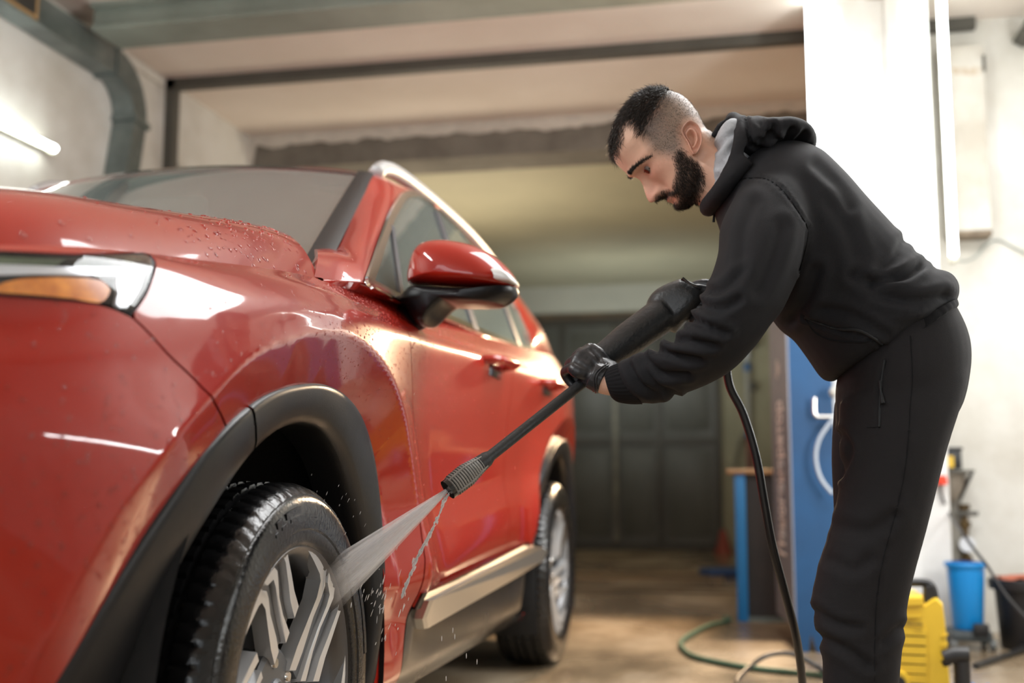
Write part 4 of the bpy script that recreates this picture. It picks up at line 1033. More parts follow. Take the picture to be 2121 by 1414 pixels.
MB().tube([np.array(U(*p, y=sd_t(p) - .006)) for p in ((1822, 788), (1824, 808), (1829, 836))], [.0022, .002, .0045], n=8).build('zip_pull', M['zip'], man)
near_strip('pocket_edge', [(1796, 885), (1822, 884)], sd_t, .0012, M['rib'], .0)
# --- shoes (below the frame)
for (px, yy) in ((1775, 2.20), (1790, 2.42)):
    c = U(px, 1690, y=yy); x = c[0]
    s = MB(); prof = [(.10, .055, .0), (.12, .06, .03), (.115, .055, .07), (.07, .05, .10), (.055, .045, .13)]
    V = []
    for (lx, wy, z) in prof:
        for j in range(20):
            t = 2 * PI * j / 20; V.append((x - .05 * (1 if z < .08 else .3) + lx * 1.15 * math.cos(t), yy + wy * math.sin(t), z))
    s.add(V, [(i * 20 + j, i * 20 + (j + 1) % 20, (i + 1) * 20 + (j + 1) % 20, (i + 1) * 20 + j) for i in range(4) for j in range(20)] + [tuple(range(20)), tuple(range(80, 100))])
    s.build('shoe', M['black'], man)

# --- head and neck
HC0 = U(1375, 290, y=2.285); PM = 2350.7 / float((HC0 - np.array([0, 0, CAM_H])) @ _f)
th, yw = math.radians(45), math.radians(-7)
hf = np.array([-math.cos(th) * math.cos(yw), math.cos(th) * math.sin(yw), -math.sin(th)]); hup = np.array([-math.sin(th) * math.cos(yw), math.sin(th) * math.sin(yw), math.cos(th)]); hl = np.cross(hup, hf)
if hl[1] > 0: hl = -hl                                           # towards the camera
def HP(a, l, b): return HC0 + np.multiply.outer(a, hf) + np.multiply.outer(l, hl) + np.multiply.outer(b, hup)
def HI(P): d = P - HC0; return d @ hf, d @ hl, d @ hup
sc = 1068 / PM
bk = np.array([-.134, -.131, -.125, -.115, -.10, -.085, -.067, -.05, -.03, -.012, .0, .02, .035, .05, .065, .075, .085, .093, .099, .102])
af = np.array([.050, .064, .074, .081, .083, .082, .080, .081, .084, .091, .100, .102, .1015, .096, .086, .075, .058, .040, .018, .0])
ab = np.array([.030, .010, -.002, -.015, -.035, -.052, -.064, -.071, -.080, -.087, -.0895, -.0925, -.0915, -.086, -.0785, -.071, -.0615, -.050, -.036, -.018])
wb = np.array([.012, .026, .037, .047, .056, .061, .0655, .068, .070, .0725, .074, .076, .076, .0745, .070, .064, .055, .044, .028, .010])
def gs(x, s): return np.exp(-(x / s) ** 2)
NB, NPH = 150, 200
bq = np.concatenate([np.linspace(-.134, .09, 135), np.linspace(.09, .102, 17)[1:]]); NB = len(bq)
A1, A2, Wd = pchip(bk, af, bq), pchip(bk, ab, bq), pchip(bk, wb, bq)
ph = np.linspace(0, 2 * PI, NPH, endpoint=False); ca, sa = np.cos(ph), np.sin(ph)
nexp = np.where(ca > 0, 2.25, 2.1)
a = ((A1 + A2) / 2)[:, None] + ((A1 - A2) / 2)[:, None] * (np.sign(ca) * np.abs(ca) ** (2 / nexp))[None]
l = Wd[:, None] * (np.sign(sa) * np.abs(sa) ** (2 / nexp))[None]
b = np.repeat(bq[:, None], NPH, 1)
fm = np.clip((ca - .05) / .3, 0, 1)[None]
al = np.abs(l)
nh = pchip([-.14, -.0835, -.0800, -.0775, -.0740, -.0695, -.063, -.050, -.036, -.022, -.008, .004, .2], [0, 0, .007, .021, .0310, .0350, .0335, .0262, .0165, .0095, .0045, 0, 0], b.ravel()).reshape(b.shape)
ns = np.interp(b, [-.08, -.066, -.05, -.02, 0], [.0095, .0105, .0085, .0072, .009])
da = nh * gs(l, ns) * fm
da += .0100 * gs(al - .0130, .0052) * gs(b + .069, .0075) * fm                       # nostril wings
da += -.0115 * gs(al - .030, .0165) * gs(b + .021, .0105) * fm                        # eye sockets
da += .0055 * gs(al - .024, .022) * gs(b + .003 + .25 * np.maximum(al - .02, 0), .0078) * fm                          # brow ridge
da += .0065 * gs(al - .0305, .0115) * gs(b + .0225, .0062) * fm                         # lids
da += .0040 * gs(al - .045, .018) * gs(b + .040, .016) * fm                           # cheek bones
da += -.0030 * gs(al - .026, .010) * gs(b + .075, .016) * fm                          # fold beside the mouth
da += (.0052 * gs(b + .0815, .0046) * gs(l, .0205) + .0058 * gs(b + .0955, .0052) * gs(l, .0185) - .0042 * gs(b + .0880, .0021) * gs(l, .022) - .0045 * gs(b + .105, .0060) * gs(l, .016) + .0042 * gs(b + .117, .009) * gs(l, .017)) * fm
a = a + da
l = l * (1 - .10 * gs(b - .012, .018) * np.clip((a - .02) / .05, 0, 1)) 
G = HP(a * 1.0, l, b)
HV = G.reshape(-1, 3); HFc = [(i * NPH + j, i * NPH + (j + 1) % NPH, (i + 1) * NPH + (j + 1) % NPH, (i + 1) * NPH + j) for i in range(NB - 1) for j in range(NPH)] + [tuple(range(NPH)), tuple(range((NB - 1) * NPH, NB * NPH))]
mb = MB(); mb.add(HV, HFc)
mb.tube(catmull([HP(-.035, 0, .0), P3(1432, 310, 2.285), P3(1470, 342, 2.287), P3(1515, 385, 2.29), P3(1545, 420, 2.295)], 5), [.050] * 5 + [.054] * 5 + [.058] * 5 + [.062] * 6, n=32)
mb.tube(catmull([P3(1515, 385, 2.29), P3(1560, 410, 2.24), P3(1592, 440, 2.17), P3(1585, 540, 2.10), P3(1530, 640, 2.075), P3(1480, 705, 2.08), P3(1425, 745, 2.10), P3(1370, 772, 2.125), P3(1300, 792, 2.158), P3(1258, 791, 2.171), P3(1236, 782, 2.172)], 5),
        [.040] * 10 + [.036] * 10 + [.032] * 10 + [.029] * 5 + [.027] * 5 + [.0250] * 5 + [.0250] * 5 + [.022], n=24)
mb.tube(catmull([HP(.0, 0, -.105), P3(1450, 375, 2.285), P3(1490, 400, 2.29), P3(1520, 420, 2.29)], 5), [.030] * 5 + [.042] * 11, n=24)
BV, BF, BN = voxel_union('body', mb.V, mb.F, .0020, 3, .45)
BVall = BV.copy(); BFall = list(BF)
# ears
def ear(side):
    op = catmull([(1417, 261), (1427, 254), (1440, 259), (1450, 272), (1454, 290), (1450, 306), (1443, 317), (1436, 319), (1431, 310), (1424, 296), (1416, 284), (1411, 272)], 5, closed=True)
    q = [HI(U(x, y, y=2.285 - .07)) for x, y in op]; A = np.array([v[0] for v in q]); B = np.array([v[2] for v in q]); cA, cB = A.mean() + .002, B.mean()
    rings = [(.96, -.010), (1.0, .001), (1.02, .0055), (.97, .0085), (.90, .0080), (.83, .0045), (.74, .0015), (.64, .0030), (.55, .0058), (.47, .0045), (.36, -.003), (.2, -.006), (.02, -.0065)]
    V = []; n = len(A)
    for rr, h in rings:
        for i in range(n):
            aa = cA + (A[i] - cA) * rr; bb = cB + (B[i] - cB) * rr
            lob = np.clip((cB - .012 - bb) / .012, 0, 1); hh = (h * (1 - .75 * lob) if rr < .95 else h) * (1.5 if rr < 1 else 1.0)
            out = .071 + .012 * np.clip((cA + .008 - aa) / .03, 0, 1) + hh
            V.append(HP(aa, side * out, bb))
    k = len(rings)
    return V, [(i * n + j, i * n + (j + 1) % n, (i + 1) * n + (j + 1) % n, (i + 1) * n + j) for i in range(k - 1) for j in range(n)] + [tuple(range((k - 1) * n, k * n))]
for sd in (1, -1):
    v, f = ear(sd); k = len(BVall); BVall = np.vstack([BVall, np.array(v)]); BFall += [tuple(i + k for i in q) for q in f]
body = mesh('body', BVall, BFall, None, man)
bm = bmesh.new(); bm.from_mesh(body.data); bmesh.ops.recalc_face_normals(bm, faces=bm.faces); bm.to_mesh(body.data); bm.free()
# colour regions of the skin (stubble, beard ground, lips), measured on the near side and mirrored
FADE = [(1364, 217), (1330, 262), (1327, 276), (1338, 290), (1353, 314), (1372, 320), (1396, 322), (1408, 316), (1413, 300), (1410, 275), (1425, 250), (1450, 258), (1470, 292), (1490, 280), (1470, 220), (1411, 180), (1372, 165)]
TOP = [(1364, 217), (1345, 245), (1330, 268), (1322, 262), (1312, 250), (1292, 253), (1287, 273), (1277, 300), (1270, 318), (1250, 310), (1240, 250), (1300, 180), (1372, 165), (1385, 180)]
BEARD = [(1398, 318), (1410, 310), (1420, 322), (1432, 330), (1450, 346), (1456, 372), (1448, 405), (1428, 440), (1402, 452), (1385, 436), (1384, 424), (1398, 421), (1407, 412), (1399, 403), (1383, 405), (1368, 417), (1359, 412), (1362, 404), (1378, 395), (1392, 394), (1397, 375), (1402, 350), (1396, 330)]
def near_px(P):
    q = HI(P); return PX(HP(q[0], np.abs(q[1]), q[2]))
def smooth_in(p, poly, wd):
    return np.clip(.5 - sd_poly(p, np.array(catmull(poly, 3, closed=True))) / wd, 0, 1)
pp = near_px(BVall); av, lv, bv = HI(BVall)
head_m = (np.linalg.norm(BVall - HC0, axis=1) < .16).astype(float)
mf = smooth_in(pp, FADE, 26) * head_m; mt = smooth_in(pp, TOP, 16) * head_m; mbd = smooth_in(pp, BEARD, 12) * head_m
rn = np.array([mnoise.noise(Vector(v) * 420) for v in BVall]) * .5 + .5
skin = np.array(rgb('#d9ac94')); ruddy = np.array(rgb('#c98270')); pale = np.array(rgb('#e2bda6')); lip = np.array(rgb('#b06a62'))
C = np.tile(skin, (len(BVall), 1))
def mixc(C, c, w): return C * (1 - w[:, None]) + np.array(c)[None] * w[:, None]
C = mixc(C, pale, gs(bv - .045, .035) * (av > .03) * head_m * .7)
C = mixc(C, ruddy, .55 * gs(bv + .062, .016) * gs(lv, .02) * (av > .07)); C = mixc(C, ruddy, .30 * gs(np.abs(lv) - .045, .02) * gs(bv + .045, .02) * (av > .0))
C = mixc(C, ruddy, .35 * (np.abs(lv) > .073) * head_m)
C = mixc(C, np.array(rgb('#8a5f50')), .6 * gs(np.abs(lv) - .030, .014) * gs(bv + .022, .008) * (av > .06))
C = mixc(C, lip, np.clip(gs(bv + .0885, .0085) * 1.3, 0, 1) * gs(lv, .021) * (av > .072))
dt = np.clip(1 - np.maximum(sd_poly(pp, np.array(TOP)), 0) / 48, 0, 1) ** 1.6
C = mixc(C, np.array(rgb('#74675b')), mf * (.70 + .30 * rn)); C = mixc(C, np.array(rgb('#4a3d35')), mf * dt * .85); C = mixc(C, np.array(rgb('#33271f')), mt * .9); C = mixc(C, np.array(rgb('#3a2a22')), mbd * (.62 + .25 * rn))
ca_ = body.data.color_attributes.new('skin_tone', 'FLOAT_COLOR', 'POINT')
ca_.data.foreach_set('color', np.hstack([C, np.ones((len(C), 1))]).astype(np.float32).ravel())
ms = mat('skin', (.6, .4, .3), 0.46, sss=.08, bump=.12, bscale=500); nt = ms.node_tree
at = N(nt, 'ShaderNodeVertexColor'); at.layer_name = 'skin_tone'; nt.links.new(at.outputs['Color'], nt.nodes['Principled BSDF'].inputs['Base Color'])
body.data.materials.append(ms)
# eyes
for sd in (1, -1):
    c = HP(.0692, sd * .0305, -.0240)
    e = MB().lathe([(.0, -.0105)] + [(.0105 * math.sin(t), -.0105 * math.cos(t)) for t in np.linspace(.15, PI - .15, 14)] + [(0, .0105)], (0, 0, 0), 'Z', 20, cap=False)
    ev = np.array(e.V) + c
    o = mesh('eyeball', ev, e.F, mat('eye_white', (.16, .14, .125), .3), man)
    d = hf * .9 - hup * .22 + hl * .22 * sd; d /= np.linalg.norm(d)
    u1 = np.cross(d, hl); u1 /= np.linalg.norm(u1); v1 = np.cross(d, u1)
    mesh('iris', [c + d * .0104 + (u1 * math.cos(t) + v1 * math.sin(t)) * .0066 for t in np.linspace(0, 2 * PI, 16, endpoint=False)] + [c + d * .0112], [(i, (i + 1) % 16, 16) for i in range(16)], mat('iris_brown', (.03, .018, .010), .15), o)
    bvh = BVHTree.FromPolygons([tuple(q) for q in BV], BF); ls = []
    for t in np.linspace(-1, 1, 9):
        o_ = HP(.14, sd * (.0300 + .0120 * t), -.0218 - .0034 * t * t - .003 * t); h = bvh.ray_cast(Vector(o_), Vector(-hf)); ls.append(np.array(h[0]) + hf * .0006 if h[0] is not None else o_ - hf * .06)
    MB().tube(ls, [.0005] + [.0014] * 7 + [.0005], n=6).build('lashes', mat('lash', (.008, .006, .005), .6), man)
# --- hair, beard and brows as thin strands
bv_head = BVHTree.FromPolygons([tuple(v) for v in BV], BF)
def strands(name, weight, n, ln, rad, dirf, lift, m, seed):
    r = np.random.default_rng(seed); tr = tri(BF); w = weight[tr].mean(1); ar = np.linalg.norm(np.cross(BV[tr[:, 1]] - BV[tr[:, 0]], BV[tr[:, 2]] - BV[tr[:, 0]]), axis=1); w = w * ar
    idx = r.choice(len(tr), n, p=w / w.sum()); u = r.random((n, 2)); u[u.sum(1) > 1] = 1 - u[u.sum(1) > 1]
    t = tr[idx]; P = BV[t[:, 0]] + (BV[t[:, 1]] - BV[t[:, 0]]) * u[:, :1] + (BV[t[:, 2]] - BV[t[:, 0]]) * u[:, 1:]; nn = BN[t[:, 0]]
    D = dirf(P, r); D = D - nn * (D * nn).sum(1, keepdims=True); D /= np.linalg.norm(D, axis=1, keepdims=True) + 1e-9
    L = ln * r.uniform(.6, 1.15, n)[:, None]; S = np.cross(D, nn); S /= np.linalg.norm(S, axis=1, keepdims=True) + 1e-9
    J = r.normal(0, .12, (n, 3)); lf = lift * r.uniform(.5, 1.4, n)[:, None]
    p0 = P - nn * .0008; p1 = P + (D + J) * L * .45 + nn * L * lf; p2 = P + (D + J * 1.6) * L + nn * L * lf * 1.15
    V = np.stack([p0 + S * rad, p0 - S * rad, p0 + nn * rad * 1.4, p1 + S * rad * .9, p1 - S * rad * .9, p1 + nn * rad * 1.2, p2], 1).reshape(-1, 3)
    base = np.array([(0, 1, 4), (0, 4, 3), (1, 2, 5), (1, 5, 4), (2, 0, 3), (2, 3, 5), (3, 4, 6), (4, 5, 6), (5, 3, 6)])
    F = (base[None] + (np.arange(n) * 7)[:, None, None]).reshape(-1, 3)
    return tag(mesh(name, V, F, m, man), kind='stuff')
M['hair'] = mat('dark_hair', (0.026, 0.019, 0.0145), 0.42, var=.3, vscale=60)
mtw = smooth_in(near_px(BV), TOP, 26) ** 1.5 * (np.linalg.norm(BV - HC0, axis=1) < .16)
mbw = smooth_in(near_px(BV), BEARD, 9) * (np.linalg.norm(BV - HC0, axis=1) < .17); mbw = smooth_in(near_px(BV), BEARD, 18) ** 1.4 * (mbw > 0); mbw = np.where(mbw > .08, mbw, 0)
def d_top(P, r): q = HI(P); return hf[None] * .75 + hl[None] * (np.sign(q[1]) * .45)[:, None] - hup[None] * .15 + r.normal(0, .14, P.shape)
def d_beard(P, r): return -hup[None] * .9 + hf[None] * .35 + r.normal(0, .22, P.shape)
strands('hair', np.where(mtw > .06, mtw, 0), 7500, .022, .00042, d_top, .20, M['hair'], 3)
strands('beard', mbw, 5200, .0095, .00032, d_beard, .34, mat('beard_hair', (0.026, 0.017, 0.012), .5), 4)
avB, lvB, bvB = HI(BV); brow = np.clip((.064 - np.abs(lvB)) / .012, 0, 1) * (np.abs(lvB) > .009) * gs(bvB - np.interp(np.abs(lvB), [.008, .02, .035, .05, .062], [-.0015, -.001, -.004, -.011, -.020]), np.interp(np.abs(lvB), [.01, .03, .06], [.0042, .0036, .0018])) * (avB > .03); brow = np.where(brow > .3, brow, 0)
def d_brow(P, r): q = HI(P); return hl[None] * np.sign(q[1])[:, None] + hup[None] * .15 + r.normal(0, .15, P.shape)
strands('eyebrows', brow, 1500, .009, .00034, d_brow, .10, M['hair'], 5)
mfw = smooth_in(near_px(BV), FADE, 16) * (np.linalg.norm(BV - HC0, axis=1) < .16) * np.clip((avB * -1 + .09) / .05, .2, 1)
def d_fade(P, r): return -hup[None] * .8 + hf[None] * .2 + r.normal(0, .3, P.shape)
strands('hair_fade', np.where(mfw > .5, mfw, 0), 5000, .0022, .00022, d_fade, .6, mat('stubble_hair', (0.03, 0.023, 0.019), .5), 6)
# --- gloves
LT, LH, LG = U(930, 1012, y=2.03), U(1217, 772, y=2.205), U(1400, 640, y=2.32)
ld = (LG - LT) / np.linalg.norm(LG - LT); n2 = np.array([0, 1, 0]) - ld * ld[1]; n2 /= np.linalg.norm(n2); n1 = np.cross(ld, n2)
if n1[2] < 0: n1 = -n1
def LP(d, a, c): return LH + ld * d + n1 * a + n2 * c
def chain(mb, pts, r): mb.tube(catmull(pts, 4), np.interp(np.linspace(0, 1, 4 * (len(pts) - 1) + 1), np.linspace(0, 1, len(r)), r), n=14)
def ball(mb, c, r):
    mb.lathe([(0, -r)] + [(r * math.sin(t), -r * math.cos(t)) for t in np.linspace(.2, PI - .2, 9)] + [(0, r)], c, 'Z', 14, cap=False)
mb = MB()
wrist = P3(1262, 789, 2.168)
for (d, k, sc_) in ((.030, .0, 1.0), (.010, .004, 1.03), (-.010, .0, .98), (-.028, -.008, .85)):
    m0 = LP(d, .030 + k, -.024); chain(mb, [LP(d * .55 + .012, -.018, -.024), LP(d, .008, -.030), m0], [.014, .0135, .0125])
    chain(mb, [m0, LP(d - .002, .038 * sc_, .012), LP(d - .003, .016, .0285 * sc_), LP(d - .003, -.006, .0235)], [.0118 * sc_, .0105 * sc_, .0095 * sc_, .0082 * sc_]); ball(mb, LP(d - .003, -.006, .0235), .0082 * sc_)
chain(mb, [wrist, LP(.020, -.030, -.020), LP(.006, -.008, -.026)], [.026, .030, .026])
chain(mb, [wrist, LP(.0, -.028, -.018), LP(-.018, -.004, -.026)], [.024, .026, .018])
for q_ in (.0, .35, .7): chain(mb, [LP(.030 - .008 * q_, .026 - .03 * q_, -.0235 - .004 * q_), LP(.0, .029 - .03 * q_, -.0265 - .004 * q_), LP(-.027 + .006 * q_, .020 - .026 * q_, -.0225 - .003 * q_)], [.0125, .0135, .0115])
chain(mb, [LP(.022, -.020, -.012), LP(.034, -.026, .008), LP(.026, -.020, .024), LP(.010, -.016, .026)], [.0145, .0125, .0105, .0085]); ball(mb, LP(.010, -.016, .026), .0085)
chain(mb, [P3(1226, 776, 2.170), P3(1240, 783, 2.171), P3(1251, 788, 2.171)], [.0275, .0285, .0295])
V, F, Nn = voxel_union('glove', mb.V, mb.F, .0022, 3)
p = PX(V); Nz = np.array([mnoise.noise(Vector((q[0] * 60, q[1] * 60, q[2] * 25))) for q in V])
V = V + Nn * (.0012 * Nz * np.clip((p[:, 0] - 1205) / 40, .15, 1))[:, None]
gl_ = mesh('glove', V, F, M['glove'], man)
ringp = [wrist + np.array(U(1250, 782, y=2.17) - U(1250, 782, y=2.17)) for _ in range(1)]
ax = P3(1290, 800, 2.165) - P3(1225, 772, 2.17); ax /= np.linalg.norm(ax); e1 = np.cross(ax, [0, 1, 0]); e1 /= np.linalg.norm(e1); e2 = np.cross(ax, e1); c0 = P3(1247, 783, 2.170)
for k_, rr in ((0.0, .0305), (-.005, .0300)):
    MB().tube([c0 + ax * (k_ + .004 * math.sin(3 * t)) + (e1 * math.cos(t) + e2 * math.sin(t)) * rr for t in np.linspace(0, 2 * PI, 33)], .0016, n=8, cap=False).build('glove_edge', M['glove'], gl_)
# right hand on the gun grip
mb = MB(); G0 = P3(1462, 632, 2.335)
def GPt(dx, dz, dy): return G0 + np.array([dx, dy, dz])
chain(mb, [GPt(.055, -.005, .03), GPt(.02, .0, -.005), GPt(-.005, .012, -.012)], [.026, .030, .022])
for (dz, ln, r) in ((.026, 1.25, .0100), (.006, .9, .0102), (-.013, .85, .0098), (-.030, .75, .0086)):
    k0 = GPt(.004, dz, -.024); chain(mb, [GPt(.03, dz * .7, -.018), k0, GPt(-.020 * ln, dz + .004, -.028), GPt(-.036 * ln, dz - .004, -.014), GPt(-.034 * ln, dz - .006, .008)] if dz < .02 else [GPt(.03, dz * .7, -.018), k0, GPt(-.018, dz + .004, -.030), GPt(-.034, dz - .006, -.026)], [r * 1.15, r * 1.15, r, r * .95, r * .8]); ball(mb, GPt(-.034 * ln, dz - .006, .008) if dz < .02 else GPt(-.034, dz - .006, -.026), r * .82)
chain(mb, [GPt(.03, .03, .01), GPt(.0, .045, .01), GPt(-.03, .042, .012)], [.014, .012, .009]); ball(mb, GPt(-.03, .042, .012), .009)
V, F, Nn = voxel_union('glove', mb.V, mb.F, .0025, 3); mesh('glove', V, F, M['glove'], man)
# ================================================================== PRESSURE LANCE, HOSE, WATER
M['lance'] = mat('lance_rubber', (0.016, 0.017, 0.018), 0.42, bump=.15, bscale=150, rvar=.08, vscale=20)
M['lance_worn'] = mat('worn_grey_plastic', (0.30, 0.285, 0.26), 0.6, col2=(.17, .165, .15), vscale=40, bump=.15, bscale=200)
lance = empty('pressure_lance', tuple(LH)); tag(lance, 'black spray lance with ribbed nozzle held in both gloved hands', 'spray lance')
def LL(px, py): # point of the lance axis nearest to a photo position along its length
    best = min(np.linspace(-.1, 1.3, 500), key=lambda t: abs(PX(LT + (LG - LT) * t)[0] - px)); return LT + (LG - LT) * best
q0, q1, q2, q3 = LL(931, 0), LL(1000, 0), LL(1192, 0), LL(1255, 0)
MB().tube([q1 - ld * .012, q1 + ld * .010, q1 + ld * .02, q2, q3], [.0165, .0145, .0105, .0105, .0105], n=20).build('lance_tube', M['lance'], lance)
# ribbed nozzle guard: core with rings and four length ribs
core = MB().tube([q0, q0 + ld * .01, q1], [.0135, .0145, .012], n=20); core.build('nozzle', M['lance'], lance)
LN = np.linalg.norm(q1 - q0)
rb = []
for k in range(15):
    t = .07 + .90 * k / 14; c = q0 + (q1 - q0) * t; r = np.interp(t, [0, .12, .5, 1], [.0185, .0215, .0225, .0150])
    o = MB().tube([c + (n1 * math.cos(a) + n2 * math.sin(a)) * (r - .002) for a in np.linspace(0, 2 * PI, 25)], .0021, n=6, cap=False).build('nozzle_rib', M['lance_worn'], lance)
for a in (-2.6, -1.05, .55, 2.1):
    MB().tube([q0 + (q1 - q0) * t + (n1 * math.cos(a) + n2 * math.sin(a)) * (np.interp(t, [0, .12, .5, 1], [.0185, .0215, .0225, .0150]) - .001) for t in np.linspace(.05, 1, 12)], .0022, n=6).build('nozzle_spine', M['lance_worn'], lance)
MB().tube([q0 - ld * .004, q0 + ld * .008], [.0195, .0195], n=20).build('nozzle_tip', M['gloss_black'], lance)
# thick sleeve and gun body
s0, s1 = P3(1232, 752, 2.225), P3(1372, 652, 2.305)
sl = (s1 - s0) / np.linalg.norm(s1 - s0)
mb = MB(); mb.tube([s0, s0 + sl * .012, s0 + (s1 - s0) * .5, s1], [.018, .027, .0345, .037], n=28)
gun = []
gp_px = [(1336, 655), (1338, 630), (1350, 608), (1372, 592), (1412, 577), (1432, 584), (1452, 596), (1462, 612), (1448, 640), (1420, 668), (1398, 690), (1386, 682), (1372, 690), (1352, 690)]
Pg = catmull([U(*p, y=2.315) for p in gp_px], 5, closed=True); cg = np.array(U(1390, 640, y=2.315)); k = len(Pg); V = []
for dy, sc_ in ((-.036, .45), (-.033, .66), (-.025, .84), (-.012, .96), (0, 1.0), (.012, .96), (.025, .84), (.034, .6)):
    q = cg + (Pg - cg) * sc_; q[:, 1] = 2.315 + dy; V += list(q)
n = 8; mb.add(V, [(i * k + j, i * k + (j + 1) % k, (i + 1) * k + (j + 1) % k, (i + 1) * k + j) for i in range(n - 1) for j in range(k)] + [tuple(range(k)), tuple(range(n * k - 1, (n - 1) * k - 1, -1))])
mb.tube(catmull([P3(1430, 620, 2.325), P3(1470, 650, 2.335), P3(1500, 700, 2.345), P3(1504, 745, 2.35)], 5), .019, n=16)
V, F, Nn = voxel_union('gun_body', mb.V, mb.F, .0035, 4); mesh('gun_body', V, F, M['lance'], lance)
MB().tube(catmull([P3(1413, 577, 2.30), P3(1430, 590, 2.298), P3(1452, 598, 2.30)], 5), .0045, n=10).build('gun_edge', M['gloss_black'], lance)
MB().tube(catmull([P3(1425, 640, 2.325), P3(1440, 660, 2.33), P3(1452, 690, 2.335)], 5), .006, n=10).build('trigger', M['black'], lance)
# high pressure hose: from the grip down to the floor, a loop on the floor, then to the washer
hp = [P3(1503, 742, 2.35), P3(1512, 800, 2.36), P3(1540, 858, 2.37), P3(1566, 945, 2.38), P3(1583, 1040, 2.39), P3(1600, 1130, 2.41), P3(1624, 1220, 2.45), P3(1645, 1300, 2.50), P3(1656, 1360, 2.55), P3(1662, 1414, 2.60), P3(1668, 1500, 2.68)]
fl = lambda x, y, z=.011: np.array([x, y, z])
hp += [fl(.37, 2.95), fl(.42, 3.3), fl(.30, 3.75), fl(.05, 4.0), np.array(U(1528, 1416, z=.012)), np.array(U(1552, 1382, y=4.42)), np.array(U(1590, 1357, y=4.5)), np.array(U(1640, 1354, y=4.52)), np.array(U(1690, 1378, y=4.5)), np.array(U(1716, 1396, y=4.46)), fl(.38, 4.42), fl(.45, 4.25)]
hz = catmull(hp, 10); hz[:, 2] = np.maximum(hz[:, 2], .0105)
tag(MB().tube(hz, .0088, n=12).build('pressure_hose', mat('black_hose', (.012, .012, .013), .32)), 'black high pressure hose hanging from the spray gun to the floor', 'hose')
# ---- water: jet fan, drip stream and splash drops
def water_mist():
    m = bpy.data.materials.new('water_mist'); m.use_nodes = True; nt = m.node_tree; L = nt.links.new; nt.nodes.remove(nt.nodes['Principled BSDF']); out = nt.nodes['Material Output']
    tr = N(nt, 'ShaderNodeBsdfTransparent'); df = N(nt, 'ShaderNodeBsdfDiffuse'); tl = N(nt, 'ShaderNodeBsdfTranslucent')
    for q in (df, tl): q.inputs['Color'].default_value = (.92, .93, .95, 1)
    ad = N(nt, 'ShaderNodeMixShader', Fac=.5); L(df.outputs[0], ad.inputs[1]); L(tl.outputs[0], ad.inputs[2])
    uv = N(nt, 'ShaderNodeAttribute'); uv.attribute_name = 'flow'
    mp = N(nt, 'ShaderNodeMapping'); mp.inputs['Scale'].default_value = (16, 1.1, 1); L(uv.outputs['Vector'], mp.inputs['Vector'])
    n = N(nt, 'ShaderNodeTexNoise', Scale=1.0, Detail=5.0, Roughness=.65); L(mp.outputs['Vector'], n.inputs['Vector'])
    mr = N(nt, 'ShaderNodeMapRange'); L(n.outputs['Fac'], mr.inputs['Value'])
    for a_, b_ in (('From Min', .34), ('From Max', .70), ('To Min', .08), ('To Max', .72)): mr.inputs[a_].default_value = b_
    fd = N(nt, 'ShaderNodeAttribute'); fd.attribute_name = 'fade'; mu = N(nt, 'ShaderNodeMath', operation='MULTIPLY'); L(mr.outputs['Result'], mu.inputs[0]); L(fd.outputs['Fac'], mu.inputs[1])
    mx = N(nt, 'ShaderNodeMixShader'); L(mu.outputs[0], mx.inputs['Fac']); L(tr.outputs[0], mx.inputs[1]); L(ad.outputs[0], mx.inputs[2]); L(mx.outputs[0], out.inputs['Surface'])
    return m
M['mist'] = water_mist()
M['water'] = mat('water', (1, 1, 1), 0.02, trans=1.0, ior=1.33)
jet_o = q0 - ld * .006
hit = np.array([[WX + .004, *U(772, 1128, x=WX)[1:]], [WX - .01, *U(690, 1262, x=WX - .01)[1:]]])
T1, T2 = U(728, 1135, x=WX + .004), U(648, 1292, x=WX - .012)
jd = (T1 + T2) / 2 - jet_o; jl = np.linalg.norm(jd); jd /= jl; wv = (T2 - T1) / 2; wv -= jd * (wv @ jd); wl = np.linalg.norm(wv); wv /= wl; tv = np.cross(jd, wv)
V, F, UVs = [], [], []
for lay, (k1, k2) in enumerate(((1.0, .30), (.72, .20), (.42, .12), (.9, .05))):
    nl, nr = 26, 28; base = len(V)
    for i in range(nl):
        t = i / (nl - 1); R1 = .004 + (wl * k1) * t ** .92; R2 = .004 + wl * k2 * t
        for j in range(nr):
            a_ = 2 * PI * j / nr; V.append(jet_o + jd * jl * t * 1.02 + wv * R1 * math.cos(a_) + tv * R2 * math.sin(a_)); UVs.append((j / nr + lay * 3.7, t + lay * 5.1, 0))
    F += [(base + i * nr + j, base + i * nr + (j + 1) % nr, base + (i + 1) * nr + (j + 1) % nr, base + (i + 1) * nr + j) for i in range(nl - 1) for j in range(nr)]
jet = mesh('water_jet', V, F, M['mist']); at = jet.data.attributes.new('flow', 'FLOAT_VECTOR', 'POINT'); at.data.foreach_set('vector', np.array(UVs, np.float32).ravel())
fa_ = jet.data.attributes.new('fade', 'FLOAT', 'POINT'); fa_.data.foreach_set('value', np.array([min(1.0, (1 - (i % (26 * 28)) // 28 / 25) / .30) ** 1.1 for i in range(len(V))], np.float32))
tag(jet, 'white fan of water from the nozzle onto the front wheel', 'water', kind='stuff')
def drops(mb, c, ax, L, r, n=6):
    ax = np.asarray(ax) / np.linalg.norm(ax); c = np.asarray(c)
    mb.tube([c - ax * L * .5, c - ax * L * .3, c + ax * L * .15, c + ax * L * .5], [r * .2, r * .8, r, r * .3], n=n)
sp = MB(); rr = np.random.default_rng(11)
line = catmull([(926, 1024), (900, 1085), (878, 1130), (862, 1160), (842, 1210), (833, 1235)], 12); yy = np.linspace(2.03, 2.07, len(line))
